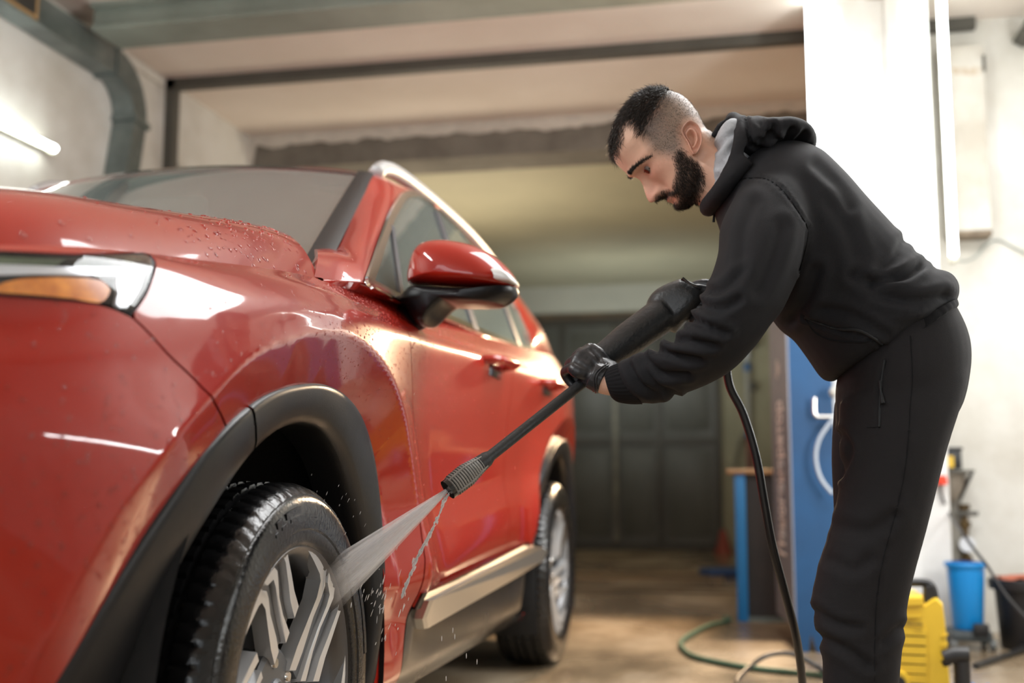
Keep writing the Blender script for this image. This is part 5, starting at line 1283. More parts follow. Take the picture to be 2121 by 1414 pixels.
for i in range(len(line) - 1):
    a_, b_ = U(*line[i], y=yy[i]), U(*line[i + 1], y=yy[i + 1]); d_ = b_ - a_
    for k in range(3): drops(sp, a_ + d_ * rr.random() + rr.normal(0, .0016, 3), d_ + rr.normal(0, .15, 3) * np.linalg.norm(d_), rr.uniform(.006, .014), rr.uniform(.0007, .0019))
for k in range(42):
    px, py = rr.normal(792, 26), rr.normal(1250, 55); c = U(px, py, y=2.06 + rr.normal(0, .03)); drops(sp, c, (.25 + rr.normal(0, .1), 0, .9), rr.uniform(.005, .016), rr.uniform(.0004, .0011))
for px, py in ((915, 1322), (938, 1305), (942, 1318), (966, 1358), (988, 1370), (924, 1405)): drops(sp, U(px, py, y=2.1), (.02, 0, 1), .010, .0009)
for k in range(24):                                              # spray bouncing off the tyre
    t = rr.random(); a_ = math.radians(20 + 75 * t); r_ = rr.uniform(.30, .40); c = np.array([WX + rr.uniform(.0, .06), HUB_Y + r_ * math.cos(a_), HUB_Z + r_ * math.sin(a_)]); drops(sp, c, (.3, math.cos(a_), math.sin(a_)), rr.uniform(.003, .009), rr.uniform(.0002, .0005))
tag(sp.build('water_spray', mat('white_water', (.95, .95, .96), .15, trans=.45, ior=1.33)), 'loose water drops and drip stream falling from the nozzle', 'water', kind='stuff')
# ---- beads of water on the paint
def beads(V, F, Nn, n, rmin, rmax, region, seed, pw=2.2):
    r = np.random.default_rng(seed); F = np.asarray(F); c = V[F].mean(1); p = PX(c); view = c - np.array([0, 0, CAM_H])
    w = np.linalg.norm(np.cross(V[F[:, 1]] - V[F[:, 0]], V[F[:, 2]] - V[F[:, 0]]), axis=1) * ((view * Nn[F[:, 0]]).sum(1) < 0) * region(p)
    if w.sum() <= 0: return [], [], []
    idx = r.choice(len(F), n, p=w / w.sum()); u = r.random((n, 2)); s = u.sum(1) > 1; u[s] = 1 - u[s]; t = F[idx]
    P = V[t[:, 0]] + (V[t[:, 1]] - V[t[:, 0]]) * u[:, :1] + (V[t[:, 2]] - V[t[:, 0]]) * u[:, 1:]
    return P, Nn[t[:, 0]], rmin + (rmax - rmin) * r.random(n) ** pw
def inframe(p): return ((p[:, 0] > -20) & (p[:, 0] < 1250) & (p[:, 1] < 1430)).astype(float)
def g2(p, x, y, sx, sy): return np.exp(-((p[:, 0] - x) / sx) ** 2 - ((p[:, 1] - y) / sy) ** 2)
sets = [beads(*PANELS['bumper'], 520, .0010, .0030, lambda p: inframe(p) * (.4 + g2(p, 250, 1000, 200, 250)), 1),
        beads(*PANELS['fender'], 2600, .0005, .0022, lambda p: inframe(p) * (.25 + 1.5 * g2(p, 600, 780, 230, 90) + 2 * g2(p, 760, 690, 130, 110)), 2, 3.5),
        beads(*PANELS['fender'], 1600, .0004, .0018, lambda p: inframe(p) * g2(p, 740, 640, 120, 90), 12, 3),
        beads(*PANELS['hood'], 360, .0009, .0045, lambda p: inframe(p) * (.3 + 2 * g2(p, 520, 500, 140, 60)), 3, 2.5),
        beads(*PANELS['fdoor'], 3000, .0007, .0028, lambda p: inframe(p) * (.1 + g2(p, 880, 780, 70, 90)), 4, 3),
        beads(*PANELS['rdoor'], 260, .0012, .0040, lambda p: inframe(p) * (.2 + g2(p, 1100, 830, 60, 60)), 5, 3),
        beads(*PANELS['pillar'], 260, .0008, .0025, inframe, 6, 3)]
hemi = [(math.cos(a_) * math.sin(t), math.sin(a_) * math.sin(t), math.cos(t)) for t in (PI / 2, PI / 4) for a_ in np.linspace(0, 2 * PI, 8, endpoint=False)] + [(0, 0, 1)]
hf_ = [(j, (j + 1) % 8, 8 + (j + 1) % 8, 8 + j) for j in range(8)] + [(8 + j, 8 + (j + 1) % 8, 16) for j in range(8)]; hemi = np.array(hemi)
VV, FF = [], []; k = 0
for P, n_, R in sets:
    for p_, nn, r_ in zip(P, n_, R):
        t1 = np.cross(nn, (0, 0, 1.0)); t1 /= np.linalg.norm(t1) + 1e-9; t2 = np.cross(nn, t1)
        st_ = 1.0 + .5 * (r_ > .0018) * rng.random()
        VV.append(p_ + t1 * hemi[:, :1] * r_ + t2 * hemi[:, 1:2] * r_ * st_ + nn * (hemi[:, 2:] * r_ * .55 - .0001)); FF += [tuple(i + k for i in f) for f in hf_]; k += len(hemi)
wb_ = mesh('water_beads', np.vstack(VV), FF, M['water'], car); tag(wb_, kind='stuff')
# ================================================================== LAMPS ON WALL AND PILLAR
M['tube_on'] = mat('lit_tube', (1, 1, 1), .4, emit=(0.92, 1.0, 0.98), estr=14)
M['batten'] = mat('lamp_batten', rgb('#d8d6c4'), .5)
def tube_lamp(label, a, b, r, back, power, parent_dir, group=None):
    a, b = Vector(a), Vector(b); d = (b - a).normalized()
    t = empty('tube_lamp', tuple((a + b) / 2)); tag(t, label, 'lamp', group)
    MB().tube([a, b], r, n=16).build('tube', M['tube_on'], t)
    bk = Vector(back); L_ = (b - a).length
    c = (a + b) / 2 + bk * .035
    rot = d.to_track_quat('Z', 'Y').to_matrix()
    MB().box(c, (.03, .03, L_ + .06), rot, bev=.003).build('batten', M['batten'], t, sharp=30)
    for e in (a, b): MB().box(e + bk * .018 + d * (.012 if e is b else -.012), (.034, .05, .03), rot, bev=.004).build('tube_holder', M['batten'], t, sharp=30)
    return t
ta, tb = U(113, 308, x=-3.265), None
tube_lamp('horizontal lit tube lamp on the left wall under the duct', (-3.265, ta[1] - 1.25, ta[2]), (-3.265, ta[1], ta[2]), .017, (-1, 0, 0), 0, None)
pl, pr = U(1683, 200, y=PY0 - .035), U(1964, 300, y=PY0 - .035)
zb = U(1970, 530, y=PY0 - .035)[2]
tube_lamp('upright lit tube lamp on the left edge of white pillar', (pl[0], PY0 - .035, zb), (pl[0], PY0 - .035, zb + 1.42), .018, (0, 1, 0), 0, None)
tube_lamp('upright lit tube lamp on the right edge of white pillar', (pr[0], PY0 - .035, zb), (pr[0], PY0 - .035, zb + 1.42), .018, (0, 1, 0), 0, None)
# ================================================================== DUCT
duct = empty('air_duct', (-3.26, 4.5, 2.92)); tag(duct, 'grey metal air duct along the left wall with elbow bending down', 'duct')
def rect_sweep(name, pts, wx, hz, m, parent):
    V = []
    for (y, z, ty, tz) in pts:
        ny, nz = -tz, ty
        for sx, sn in ((-1, -1), (1, -1), (1, 1), (-1, 1)): V.append((-3.262 + sx * wx / 2, y + ny * sn * hz / 2, z + nz * sn * hz / 2))
    k = len(pts); F = [(i * 4 + j, i * 4 + (j + 1) % 4, (i + 1) * 4 + (j + 1) % 4, (i + 1) * 4 + j) for i in range(k - 1) for j in range(4)] + [(0, 1, 2, 3), (k * 4 - 1, k * 4 - 2, k * 4 - 3, k * 4 - 4)]
    o = mesh(name, V, F, m, parent, sharp=30); bm = bmesh.new(); bm.from_mesh(o.data); bmesh.ops.recalc_face_normals(bm, faces=bm.faces); bm.to_mesh(o.data); bm.free(); o.data.set_sharp_from_angle(angle=math.radians(30)); return o
zc = 2.925
rect_sweep('duct_run', [(2.2, zc, 1, 0), (5.22, zc, 1, 0)], .125, .14, M['galv'], duct)
el = [(5.22, zc, 1, 0)] + [(5.22 + .24 * math.sin(t), zc - .24 * (1 - math.cos(t)), math.cos(t), -math.sin(t)) for t in np.linspace(.1, PI / 2 + .12, 10)]
rect_sweep('duct_elbow', el, .125, .14, M['galv'], duct)
y0, z0 = el[-1][0], el[-1][1]
rect_sweep('duct_drop', [(y0, z0, -.12, -.99), (y0 - .10, z0 - .5, -.2, -.98), (y0 - .28, z0 - 1.3, -.2, -.98)], .13, .125, M['galv'], duct)
rect_sweep('duct_flange', [(5.20, zc, 1, 0), (5.235, zc, 1, 0)], .145, .165, M['galv'], duct)
rect_sweep('duct_flange', [(y0 + .004, z0 + .03, -.12, -.99), (y0, z0, -.12, -.99)], .16, .155, M['galv'], duct)
MB().tube([(-3.2, 5.215, zc + .07), (-3.2, 5.215, HC)], .006, n=8).build('hanger_rod', M['dark_trim'], duct)
gr = MB().box((-3.197, 4.32, zc), (.006, .40, .12)); go = gr.build('vent_frame', mat('yellowed_plastic', rgb('#a8895c'), .5), duct)
MB().box((-3.193, 4.32, zc), (.003, .35, .09)).build('vent_dark', M['black'], go)
for k in range(7): MB().box((-3.191, 4.32, zc - .036 + .012 * k), (.006, .35, .004)).build('vent_slat', M['dark_trim'], go)
# ================================================================== RIGHT WALL THINGS
wallbox = empty('wall_panel', (1.16, YS, 2.0)); tag(wallbox, 'white stained wall panel box right of the pillar lamp', 'wall panel')
a, b = U(1972, 96, y=YS - .10), U(2056, 476, y=YS - .10)
pm = mat('stained_panel', rgb('#cfccc4'), .65, col2=rgb('#b5aea2'), vscale=3, bump=.2)
MB().box(((a[0] + b[0]) / 2 - .03, YS - .05, (a[2] + b[2]) / 2), (b[0] - a[0] + .06, .10, a[2] - b[2]), bev=.006).build('panel_box', pm, wallbox, sharp=30)
MB().box(((a[0] + b[0]) / 2 - .03, YS - .055, b[2] - .015), (b[0] - a[0] + .05, .11, .03)).build('panel_foot', mat('rusty_edge', rgb('#8a7a66'), .7, col2=rgb('#5e5040'), vscale=8), wallbox)
MB().box((b[0] + .0, YS - .085, a[2] - .10), (.014, .05, .08)).build('hinge', M['dark_trim'], wallbox)
rs = mat('rust_streak', rgb('#a58a66'), .8, col2=rgb('#cfccc4'), vscale=14); V, F = [], []
p = [U(1972, 140, y=YS - .102), U(2035, 138, y=YS - .102), U(2030, 156, y=YS - .102), U(1974, 154, y=YS - .102)]
mesh('rust_stain', p + [q + np.array([0, .002, 0]) for q in p], [(0, 1, 2, 3), (4, 5, 6, 7), (0, 1, 5, 4), (1, 2, 6, 5), (2, 3, 7, 6), (3, 0, 4, 7)], rs, wallbox, smooth=False)
tag(MB().tube(catmull([U(1984, 539, y=PY0 + .04), U(2000, 541, y=5.75), U(2020, 532, y=5.9), U(2045, 505, y=YS - .012), U(2070, 497, y=YS - .012), U(2100, 512, y=YS - .012), U(2140, 532, y=YS - .012)], 8), .0055, n=8).build('lamp_cable', mat('grey_cable', rgb('#9aa09c'), .5)), 'thin grey cable looping from the right pillar lamp to wall', 'cable')
MB_ = MB().box(U(2125, 68, y=YS - .10), (.07, .2, .07), Matrix.Rotation(.6, 3, 'Y'), bev=.008); tag(MB_.build('ceiling_bracket', M['dark_trim']), 'dark bracket in the top right corner by ceiling', 'bracket')
shade_strip = box_structure('trim_shade_strip', (U(1950, 1100, y=YS - .05)[0] - .02, YS - .06, 0), (U(1991, 1100, y=YS - .05)[0], YS + .01, U(1970, 985, y=YS - .05)[2]), mat('wall_shade_grey', rgb('#8f8b82'), .8, col2=rgb('#77736b'), vscale=5, bump=.3))  # added grey block standing in for a shaded strip of the wall
shelf = empty('wall_shelf', (1.0, YS - .12, .70)); tag(shelf, 'small dark metal shelf on bracket behind the pillar', 'shelf')
s0, s1 = U(1940, 976, y=YS - .14), U(2014, 976, y=YS - .14)
MB().box(((s0[0] + s1[0]) / 2, YS - .10, s0[2]), (s1[0] - s0[0], .20, .014)).build('shelf_board', M['dark_trim'], shelf)
MB().tube([U(2012, 981, y=YS - .19), U(1984, 1042, y=YS - .01)], .009, n=8).build('shelf_brace', M['black'], shelf)
MB().box((s0[0] + .10, YS - .03, s0[2] - .16), (.025, .03, .30)).build('shelf_bracket', M['black'], shelf)
fun = MB().lathe([(.07, -.02), (.066, -.06), (.030, -.13), (.015, -.15)], (s0[0] + .075, YS - .10, s0[2] + .01), n=24); fo = fun.build('drain_bowl', mat('bowl_grey', rgb('#8d8478'), .4), shelf)
bx = empty('battery_box', (s0[0] + .05, YS - .12, s0[2] + .008)); tag(bx, 'black box with yellow and red label on the shelf', 'box')
MB().box((s0[0] + .055, YS - .12, s0[2] + .055), (.115, .11, .09), bev=.006).build('case', M['black'], bx, sharp=30)
MB().box((s0[0] + .055, YS - .12, s0[2] + .108), (.128, .12, .016), bev=.004).build('box_lid', M['black'], bx, sharp=30)
MB().box((s0[0] + .052, YS - .177, s0[2] + .046), (.046, .003, .055)).build('yellow_label', mat('yellow_label', rgb('#e0b838'), .5), bx)
MB().box((s0[0] + .036, YS - .1790, s0[2] + .052), (.018, .002, .03)).build('red_label', mat('red_label', rgb('#b53026'), .5), bx)
valve = empty('water_valve', (U(2002, 1160, y=YS - .06)[0], YS - .06, .25)); tag(valve, 'brass pipe valve with round white dial above blue bin', 'valve')
vx = valve.location.x; M['brass'] = mat('old_brass', rgb('#6b5634'), .45, metal=.5, col2=rgb('#3d3428'), vscale=20)
z1, z2 = U(2002, 1050, y=YS - .06)[2], U(2002, 1165, y=YS - .06)[2]
MB().tube([(vx, YS - .06, z2 - .2), (vx, YS - .06, z1)], .016, n=14).build('riser_pipe', M['brass'], valve)
for z in (z1, (z1 + z2) / 2 + .05, z2 + .02): MB().lathe([(.026, -.015), (.03, 0), (.026, .015)], (vx, YS - .06, z), n=8).build('pipe_nut', M['brass'], valve)
MB().box((vx + .01, YS - .085, z1 - .03), (.10, .016, .022), bev=.004).build('valve_lever', M['dark_trim'], valve)
dz = U(2003, 1127, y=YS - .10)
MB().lathe([(.0, -.012), (.036, -.012), (.038, 0), (.034, .012), (0, .012)], (dz[0], YS - .10, dz[2]), 'Y', 28, cap=False).build('dial', mat('dial_white', rgb('#dfe3ea'), .3), valve)
clamp = tag(MB().lathe([(.020, -.022), (.024, -.018), (.024, .018), (.020, .022)], U(1950, 994, y=PY0 - .03), n=20).box(U(1955, 997, y=PY0 - .03), (.03, .03, .03), bev=.006).build('socket_plug', mat('orange_red_plastic', rgb('#e8452c'), .35), sharp=30), 'orange red plug hanging at the edge of white pillar', 'plug')
tag(MB().tube(catmull([U(1946, 1002, y=PY0 - .03), U(1952, 1030, y=PY0 - .03), U(1968, 1065, y=PY0 - .02), U(1990, 1098, y=4.9), U(2020, 1140, y=4.85), U(2045, 1172, y=4.75), U(2075, 1220, y=4.65), U(2100, 1252, y=4.55), U(2130, 1285, y=4.45)], 8), .0060, n=10).build('power_cable', M['black']), 'black power cable sagging from the orange plug past blue bin', 'cable')
# ================================================================== BIN, BASE, BLACK BUCKET
def ground(px, py): return U(px, py, z=0)
BY = 5.42
bt, bb = U(1999, 1164, y=BY), U(1999, 1322, y=BY)
base = empty('wheeled_base', (bt[0], BY, 0)); tag(base, 'dark grey wheeled plastic base under the blue bin', 'base')
MB().box((bt[0] - .0, BY, .062), (.17, .19, .045), bev=.012).build('base_body', mat('base_grey', rgb('#3b4245'), .5), base, sharp=30)
for sx, sy in ((.085, -.07), (-.075, -.07), (.075, .07), (-.075, .07)):
    MB().lathe([(.0, -.012), (.024, -.012), (.026, 0), (.024, .012), (0, .012)], (bt[0] + sx, BY + sy, .0262), 'X', 20, cap=False).build('caster', mat('caster_rubber', rgb('#5a5d5c'), .5), base)
MB().box((bt[0] + .035, BY - .10, .095), (.065, .03, .05), bev=.006).build('latch', M['black'], base, sharp=30)
bin_ = empty('blue_bin', (bt[0], BY, .086)); tag(bin_, 'tall bright blue plastic bin on the dark wheeled base', 'bin')
zt = bt[2]; sc_ = 2350.7 / float((bt - np.array([0, 0, CAM_H])) @ _f); r1, r0 = 38 / sc_, 30 / sc_
M['blue_plastic'] = mat('blue_plastic', rgb('#0f86d0'), .38)
MB().lathe([(0, .086), (r0 - .004, .086), (r0, .092), (r1 - .002, zt - .02), (r1, zt - .018), (r1 - .006, zt - .02), (r0 - .006, .10), (0, .098)], (bt[0], BY, 0), n=48, cap=False).build('bin_body', M['blue_plastic'], bin_)
MB().lathe([(r1 - .004, zt - .018), (r1 + .006, zt - .018), (r1 + .009, zt - .008), (r1 + .006, zt), (r1 - .006, zt)], (bt[0], BY, 0), n=48, cap=False).build('bin_rim', M['blue_plastic'], bin_)
bk = U(2100, 1195, y=5.46); bkx = bk[0] + .045
bucket = empty('black_bucket', (bkx, 5.46, 0)); tag(bucket, 'big black bucket with wide rim at the right edge of frame', 'bucket')
MB().lathe([(0, 0), (.105, 0), (.112, .01), (.128, bk[2] - .05), (.120, bk[2] - .05), (.10, .02), (0, .02)], (bkx, 5.46, 0), n=40, cap=False).build('bucket_body', M['black'], bucket)
MB().lathe([(.118, bk[2] - .055), (.150, bk[2] - .050), (.154, bk[2] - .02), (.150, bk[2] - .005), (.125, bk[2] - .005)], (bkx, 5.46, 0), n=40, cap=False).build('bucket_rim', M['black'], bucket)
rag = MB(); V = []; nn = 20
for i in range(nn):
    for j in range(nn):
        u, v = (i / (nn - 1) - .5) * .21, (j / (nn - 1) - .5) * .21; V.append((bkx + u, 5.46 + v, bk[2] - .010 + .018 * mnoise.noise(Vector((u * 18, v * 18, .3))) + .008))
rag.add(V, grid_faces(nn, nn)); ro = rag.build('cleaning_rag', mat('reddish_cloth', rgb('#b5654c'), .9, var=.2, vscale=20)); tag(ro, 'reddish cloth lying on top of the black bucket', 'cloth')
sm = ro.modifiers.new('t', 'SOLIDIFY'); sm.thickness = .006
# ================================================================== YELLOW PRESSURE WASHER
WYd = 3.92
wx0 = U(1888, 1300, y=WYd)[0]
washer = empty('pressure_washer', (wx0, WYd + .12, 0)); tag(washer, 'yellow pressure washer with black handle standing beside the man', 'pressure washer')
M['yellow'] = mat('yellow_plastic', rgb('#dcb733'), .42, var=.12, vscale=5)
def W(px, py, dy=0.0): return U(px, py, y=WYd + dy)
out = [(1812, 1500), (1822, 1380), (1832, 1290), (1840, 1245), (1852, 1238), (1862, 1246), (1866, 1232), (1911, 1232), (1914, 1254), (1934, 1240), (1943, 1238), (1954, 1250), (1959, 1290), (1963, 1340), (1968, 1400), (1974, 1500)]
P = np.array([W(*p) for p in out]); P[:, 2] = np.maximum(P[:, 2], .03); c = P.mean(0); k = len(P); V = []
secs_ = ((-.010, .93), (.004, .985), (.02, 1.0), (.20, 1.0), (.23, .94))
for dy, s_ in secs_:
    q = c + (P - c) * s_; q[:, 1] = WYd + dy; V += list(q)
n = len(secs_); bd = mesh('washer_body', V, [(i * k + j, i * k + (j + 1) % k, (i + 1) * k + (j + 1) % k, (i + 1) * k + j) for i in range(n - 1) for j in range(k)] + [tuple(range(k)), tuple(range(n * k - 1, (n - 1) * k - 1, -1))], M['yellow'], washer, sharp=28)
bm = bmesh.new(); bm.from_mesh(bd.data); bmesh.ops.recalc_face_normals(bm, faces=bm.faces); bm.to_mesh(bd.data); bm.free(); bd.data.set_sharp_from_angle(angle=math.radians(28))
# raised front shield with five dark slots
sh = [W(1826, 1290, -.010), W(1912, 1296, -.010), W(1919, 1306, -.010), W(1921, 1440, -.010), W(1818, 1440, -.010)]
def px_slab(name, pts, t, m, parent, back=0.0):
    pts = np.asarray(pts); k = len(pts); a_ = pts + [0, -t, 0]; b_ = pts + [0, back, 0]
    cc = pts.mean(0); a2 = cc + (a_ - cc) * .985; a2[:, 1] = a_[:, 1]; a_[:, 1] += t * .5
    o = mesh(name, np.vstack([a2, a_, b_]), [tuple(range(k))] + [(l * k + i, l * k + (i + 1) % k, (l + 1) * k + (i + 1) % k, (l + 1) * k + i) for l in (0, 1) for i in range(k)], m, parent, smooth=False)
    bm = bmesh.new(); bm.from_mesh(o.data); bmesh.ops.recalc_face_normals(bm, faces=bm.faces); bm.to_mesh(o.data); bm.free(); return o
slots = [(1312, 1317), (1332, 1336.5), (1351, 1356), (1370, 1375.5), (1390, 1396), (1409, 1416)]
prev = 1303
for i, (ya, yb) in enumerate(slots):
    px_slab('washer_slat', [W(1818, prev - 3, -.012), W(1919, prev + 1, -.012), W(1920, yb - 1, -.012), W(1818, ya - 1, -.012)], .010, M['yellow'], washer)
    px_slab('washer_slot', [W(1818, ya - 1.5, -.0115), W(1917, yb - 1, -.0115), W(1917, yb + 3, -.0115), W(1818, ya + 3, -.0115)], .002, M['black'], washer); prev = ya + 6
px_slab('washer_ridge', [W(1826, 1271, -.012), W(1908, 1273, -.012), W(1905, 1279, -.012), W(1826, 1277, -.012)], .006, M['yellow'], washer)
px_slab('washer_top_lip', [W(1840, 1240, -.010), W(1912, 1238, -.010), W(1913, 1252, -.010), W(1840, 1254, -.010)], .010, M['yellow'], washer)
for yy in (1315, 1335): px_slab('grip_ridge', [W(1950, yy, -.006), W(1963, yy - 5, -.006), W(1963, yy, -.006), W(1950, yy + 5, -.006)], .008, M['yellow'], washer)
hb = MB().tube(catmull([W(1842, 1246, .06), W(1848, 1222, .06), W(1862, 1207, .06), W(1890, 1206, .06), W(1918, 1207, .06), W(1930, 1216, .06), W(1936, 1238, .06), W(1938, 1252, .06)], 5), .014, n=14)
hb.build('carry_handle', M['black'], washer)
px_slab('handle_foot', [W(1915, 1214, .04), W(1931, 1211, .04), W(1941, 1238, .04), W(1930, 1249, .04), W(1915, 1253, .04)], .02, M['black'], washer, back=.04)
MB().lathe([(0, -.02), (.040, -.02), (.044, 0), (.044, .02)], W(1856, 1414, -.02), 'Y', 32).build('dial_ring', M['yellow'], washer)
MB().lathe([(0, -.034), (.026, -.034), (.03, -.01), (.03, .01)], W(1856, 1414, -.02), 'Y', 28).build('dial_knob', M['black'], washer)
MB().box((wx0, WYd + .12, .02), (.26, .24, .04), bev=.01).build('washer_foot', M['black'], washer, sharp=30)
def lettering(name, text, loc, size, m, parent, rot, extrude=.0006, sx=1.0, align='CENTER', bold=0.0):
    cu = bpy.data.curves.new(name, 'FONT'); cu.body = text; cu.size = size; cu.extrude = extrude; cu.align_x = align; cu.align_y = 'CENTER'; cu.offset = bold
    o = bpy.data.objects.new(name + '_src', cu); COL.objects.link(o)
    dg = bpy.context.evaluated_depsgraph_get(); dg.update(); me = bpy.data.meshes.new_from_object(o.evaluated_get(dg)); bpy.data.objects.remove(o)
    me.transform(Matrix.Translation(Vector(loc) - root_loc(parent)) @ rot.to_4x4() @ Matrix.Diagonal((sx, 1, 1, 1)))
    me.materials.clear(); return link(name, me, m, parent)
face_cam = Matrix.Rotation(PI / 2, 3, 'X')
lc = W(1891, 1291.5, -.0245)
M['print_black'] = mat('black_print', (.02, .02, .02), .5)
lettering('washer_lettering', 'KÄRCHER', lc, .0118, M['print_black'], washer, Matrix.Rotation(.05, 3, 'Y') @ face_cam, sx=1.15, bold=.0002)
px_slab('washer_rule', [W(1869, 1295.5, -.0225), W(1912, 1298.5, -.0225), W(1912, 1299.8, -.0225), W(1869, 1296.8, -.0225)], .0012, M['print_black'], washer)
lettering('washer_model', 'K 5.20', W(1903, 1304, -.0245), .007, M['print_black'], washer, Matrix.Rotation(.05, 3, 'Y') @ face_cam)
# connector standing in front of the washer, blue coil hose, spare lance on the floor
cn = empty('hose_connector', tuple(U(1992, 1414, y=3.84))); cn.location.z = 0; tag(cn, 'black angled hose connector beside the yellow washer', 'connector')
q = lambda x, y: U(x, y, y=3.84)
MB().tube([q(1992, 1368), (q(1992, 1414)[0], 3.84, .001)], .025, n=20).build('connector_stem', M['black'], cn)
MB().tube([q(1954, 1362), q(1975, 1356), q(2006, 1356)], [.022, .026, .026], n=20).build('connector_head', M['black'], cn)
MB().tube([q(1958, 1366), q(1962, 1378)], [.015, .012], n=14).build('connector_lip', M['black'], cn)
co = []
for t in np.linspace(0, 1, 260):
    a_ = t * 2 * PI * 6.2; x0_, x1_ = U(1972, 1400, y=4.08)[0], U(2170, 1400, y=4.12)[0]
    co.append((x0_ + (x1_ - x0_) * t + .004 * math.sin(a_), 4.09 + .03 * math.cos(a_), .036 - .006 * t + (.030 - .004 * t) * math.sin(a_)))
tag(MB().tube(co, .0052, n=10).build('coil_hose', mat('blue_hose', rgb('#1d6fc8'), .3)), 'bright blue coiled air hose on the floor beside washer', 'hose')
e0, e1 = ground(2020, 1386), ground(2135, 1347)
sp_ = empty('spare_lance', tuple((e0 + e1) / 2)); tag(sp_, 'black spray tube lying on the floor below the black bucket', 'spray tube')
MB().tube([e0 + [0, 0, .013], e0 * .35 + e1 * .65 + [0, 0, .013]], .012, n=14).build('spray_tube', M['lance'], sp_); MB().tube([e0 * .35 + e1 * .65 + [0, 0, .014], e1 + [0, 0, .02]], [.0135, .018], n=14).build('tube_grip', M['black'], sp_)
# green hose on the floor
gh = catmull([ground(1500, 1284), ground(1512, 1287), ground(1500, 1293), ground(1470, 1300), ground(1430, 1320), ground(1410, 1337), ground(1418, 1353), ground(1442, 1367), ground(1500, 1380), ground(1560, 1390), ground(1640, 1398), ground(1710, 1405), ground(1800, 1412)], 10); gh[:, 2] = .0125
tag(MB().tube(gh, .0118, n=12).build('garden_hose', mat('green_hose', rgb('#4d6b57'), .4)), 'grey green garden hose curving over the brown floor', 'hose')
# ================================================================== BLUE CABINET AND BLACK CABINET
CZ0 = .10
A_ = U(1650, 1301, z=CZ0); B_ = U(1742, 1303, z=CZ0); L_ = U(1612, 1268, z=CZ0)
cabm = mat('blue_machine_paint', rgb('#194e7c'), .5, col2=rgb('#143f66'), vscale=1.5, rvar=.08)
sidem = mat('grey_machine_side', rgb('#71757f'), .5, col2=rgb('#7b7e87'), vscale=1.2)
cabn = empty('blue_machine', tuple((A_ + B_) / 2)); cabn.location.z = 0; tag(cabn, 'tall blue machine cabinet with white lettering on its grey side', 'machine')
R_ = np.array([B_[0] - .02, PY0 - .03, CZ0]); HT = 1.62
L_ = np.array(L_); L_ = A_ + (L_ - A_) * min(1.0, (PY0 + .30 - A_[1]) / (L_[1] - A_[1]))
Vc = [np.array([p[0], p[1], z]) for z in (CZ0, HT) for p in (A_, B_, R_, L_)]
mesh('cabinet_front', [Vc[0], Vc[1], Vc[5], Vc[4]] + [v + np.array([0, .02, 0]) for v in (Vc[0], Vc[1], Vc[5], Vc[4])], [(0, 1, 2, 3), (4, 7, 6, 5), (0, 4, 5, 1), (1, 5, 6, 2), (2, 6, 7, 3), (3, 7, 4, 0)], cabm, cabn, smooth=False)
mesh('cabinet_shell', [v + np.array([0, .004, 0]) for v in Vc], [(3, 2, 1, 0), (4, 5, 6, 7), (1, 2, 6, 5), (2, 3, 7, 6)], cabm, cabn, smooth=False)
nL = np.cross(L_ - A_, [0, 0, 1.0]); nL /= np.linalg.norm(nL)
if nL[0] > 0: nL = -nL
mesh('cabinet_side', [Vc[3], Vc[0], Vc[4], Vc[7]] + [v + nL * .008 for v in (Vc[3], Vc[0], Vc[4], Vc[7])], [(0, 1, 2, 3), (4, 7, 6, 5), (0, 4, 5, 1), (1, 5, 6, 2), (2, 6, 7, 3), (3, 7, 4, 0)], sidem, cabn, smooth=False)
for p in (A_ * .93 + B_ * .07, A_ * .55 + B_ * .45): MB().prism([(-.03, CZ0), (.05, CZ0), (.035, .0), (.0, .0)], 0, .05, lambda a_, b_, h: (p[0] + a_, p[1] + h, b_)).build('machine_foot', cabm, cabn)
MB().box(tuple(Vc[4] * .5 + Vc[5] * .5 + np.array([0, .12, .03])), (.20, .18, .06), bev=.01).build('cabinet_top', M['black'], cabn, sharp=30)
along = (A_ - L_) / np.linalg.norm(A_ - L_); up = np.array([0, 0, 1.0])
tz0, tz1 = UP(1619, 1148, A_, nL)[2], UP(1619, 832, A_, nL)[2]
rotT = Matrix((tuple(up), tuple(-along), tuple(nL))).transposed()
if rotT.determinant() < 0: rotT = Matrix((tuple(up), tuple(along), tuple(nL))).transposed()
tc_ = (A_ + L_) / 2 * np.array([1, 1, 0]) + np.array([0, 0, (tz0 + tz1) / 2]) + nL * .0095
tx = lettering('machine_lettering', 'Пеногенератор', tc_, .29, mat('white_print', rgb('#f3eee9'), .5), cabn, rotT, bold=.005)
xs = [v.co.z for v in tx.data.vertices]; cur = max(xs) - min(xs); zm = (max(xs) + min(xs)) / 2
for v in tx.data.vertices: v.co.z = zm + (v.co.z - zm) * (tz1 - tz0) / cur
pc = (A_ + L_) / 2 * np.array([1, 1, 0]) + nL * .0095
for (py0, py1, w_, off) in ((740, 780, .045, -.02), (752, 772, .04, .04)):
    z0_, z1_ = UP(1619, py1, A_, nL)[2], UP(1619, py0, A_, nL)[2]; cpt = pc + along * off + np.array([0, 0, (z0_ + z1_) / 2]); q = [cpt + along * s1 * w_ / 2 + up * s2 * (z1_ - z0_) / 2 for s1, s2 in ((-1, -1), (1, -1), (1, 1), (-1, 1))]
    mesh('machine_sticker', q + [v + nL * .001 for v in q], [(0, 1, 2, 3), (4, 5, 6, 7), (0, 1, 5, 4), (1, 2, 6, 5), (2, 3, 7, 6), (3, 0, 4, 7)], mat('pale_sticker', rgb('#cfc6bd'), .4), cabn, smooth=False)
fy = A_[1] - .03
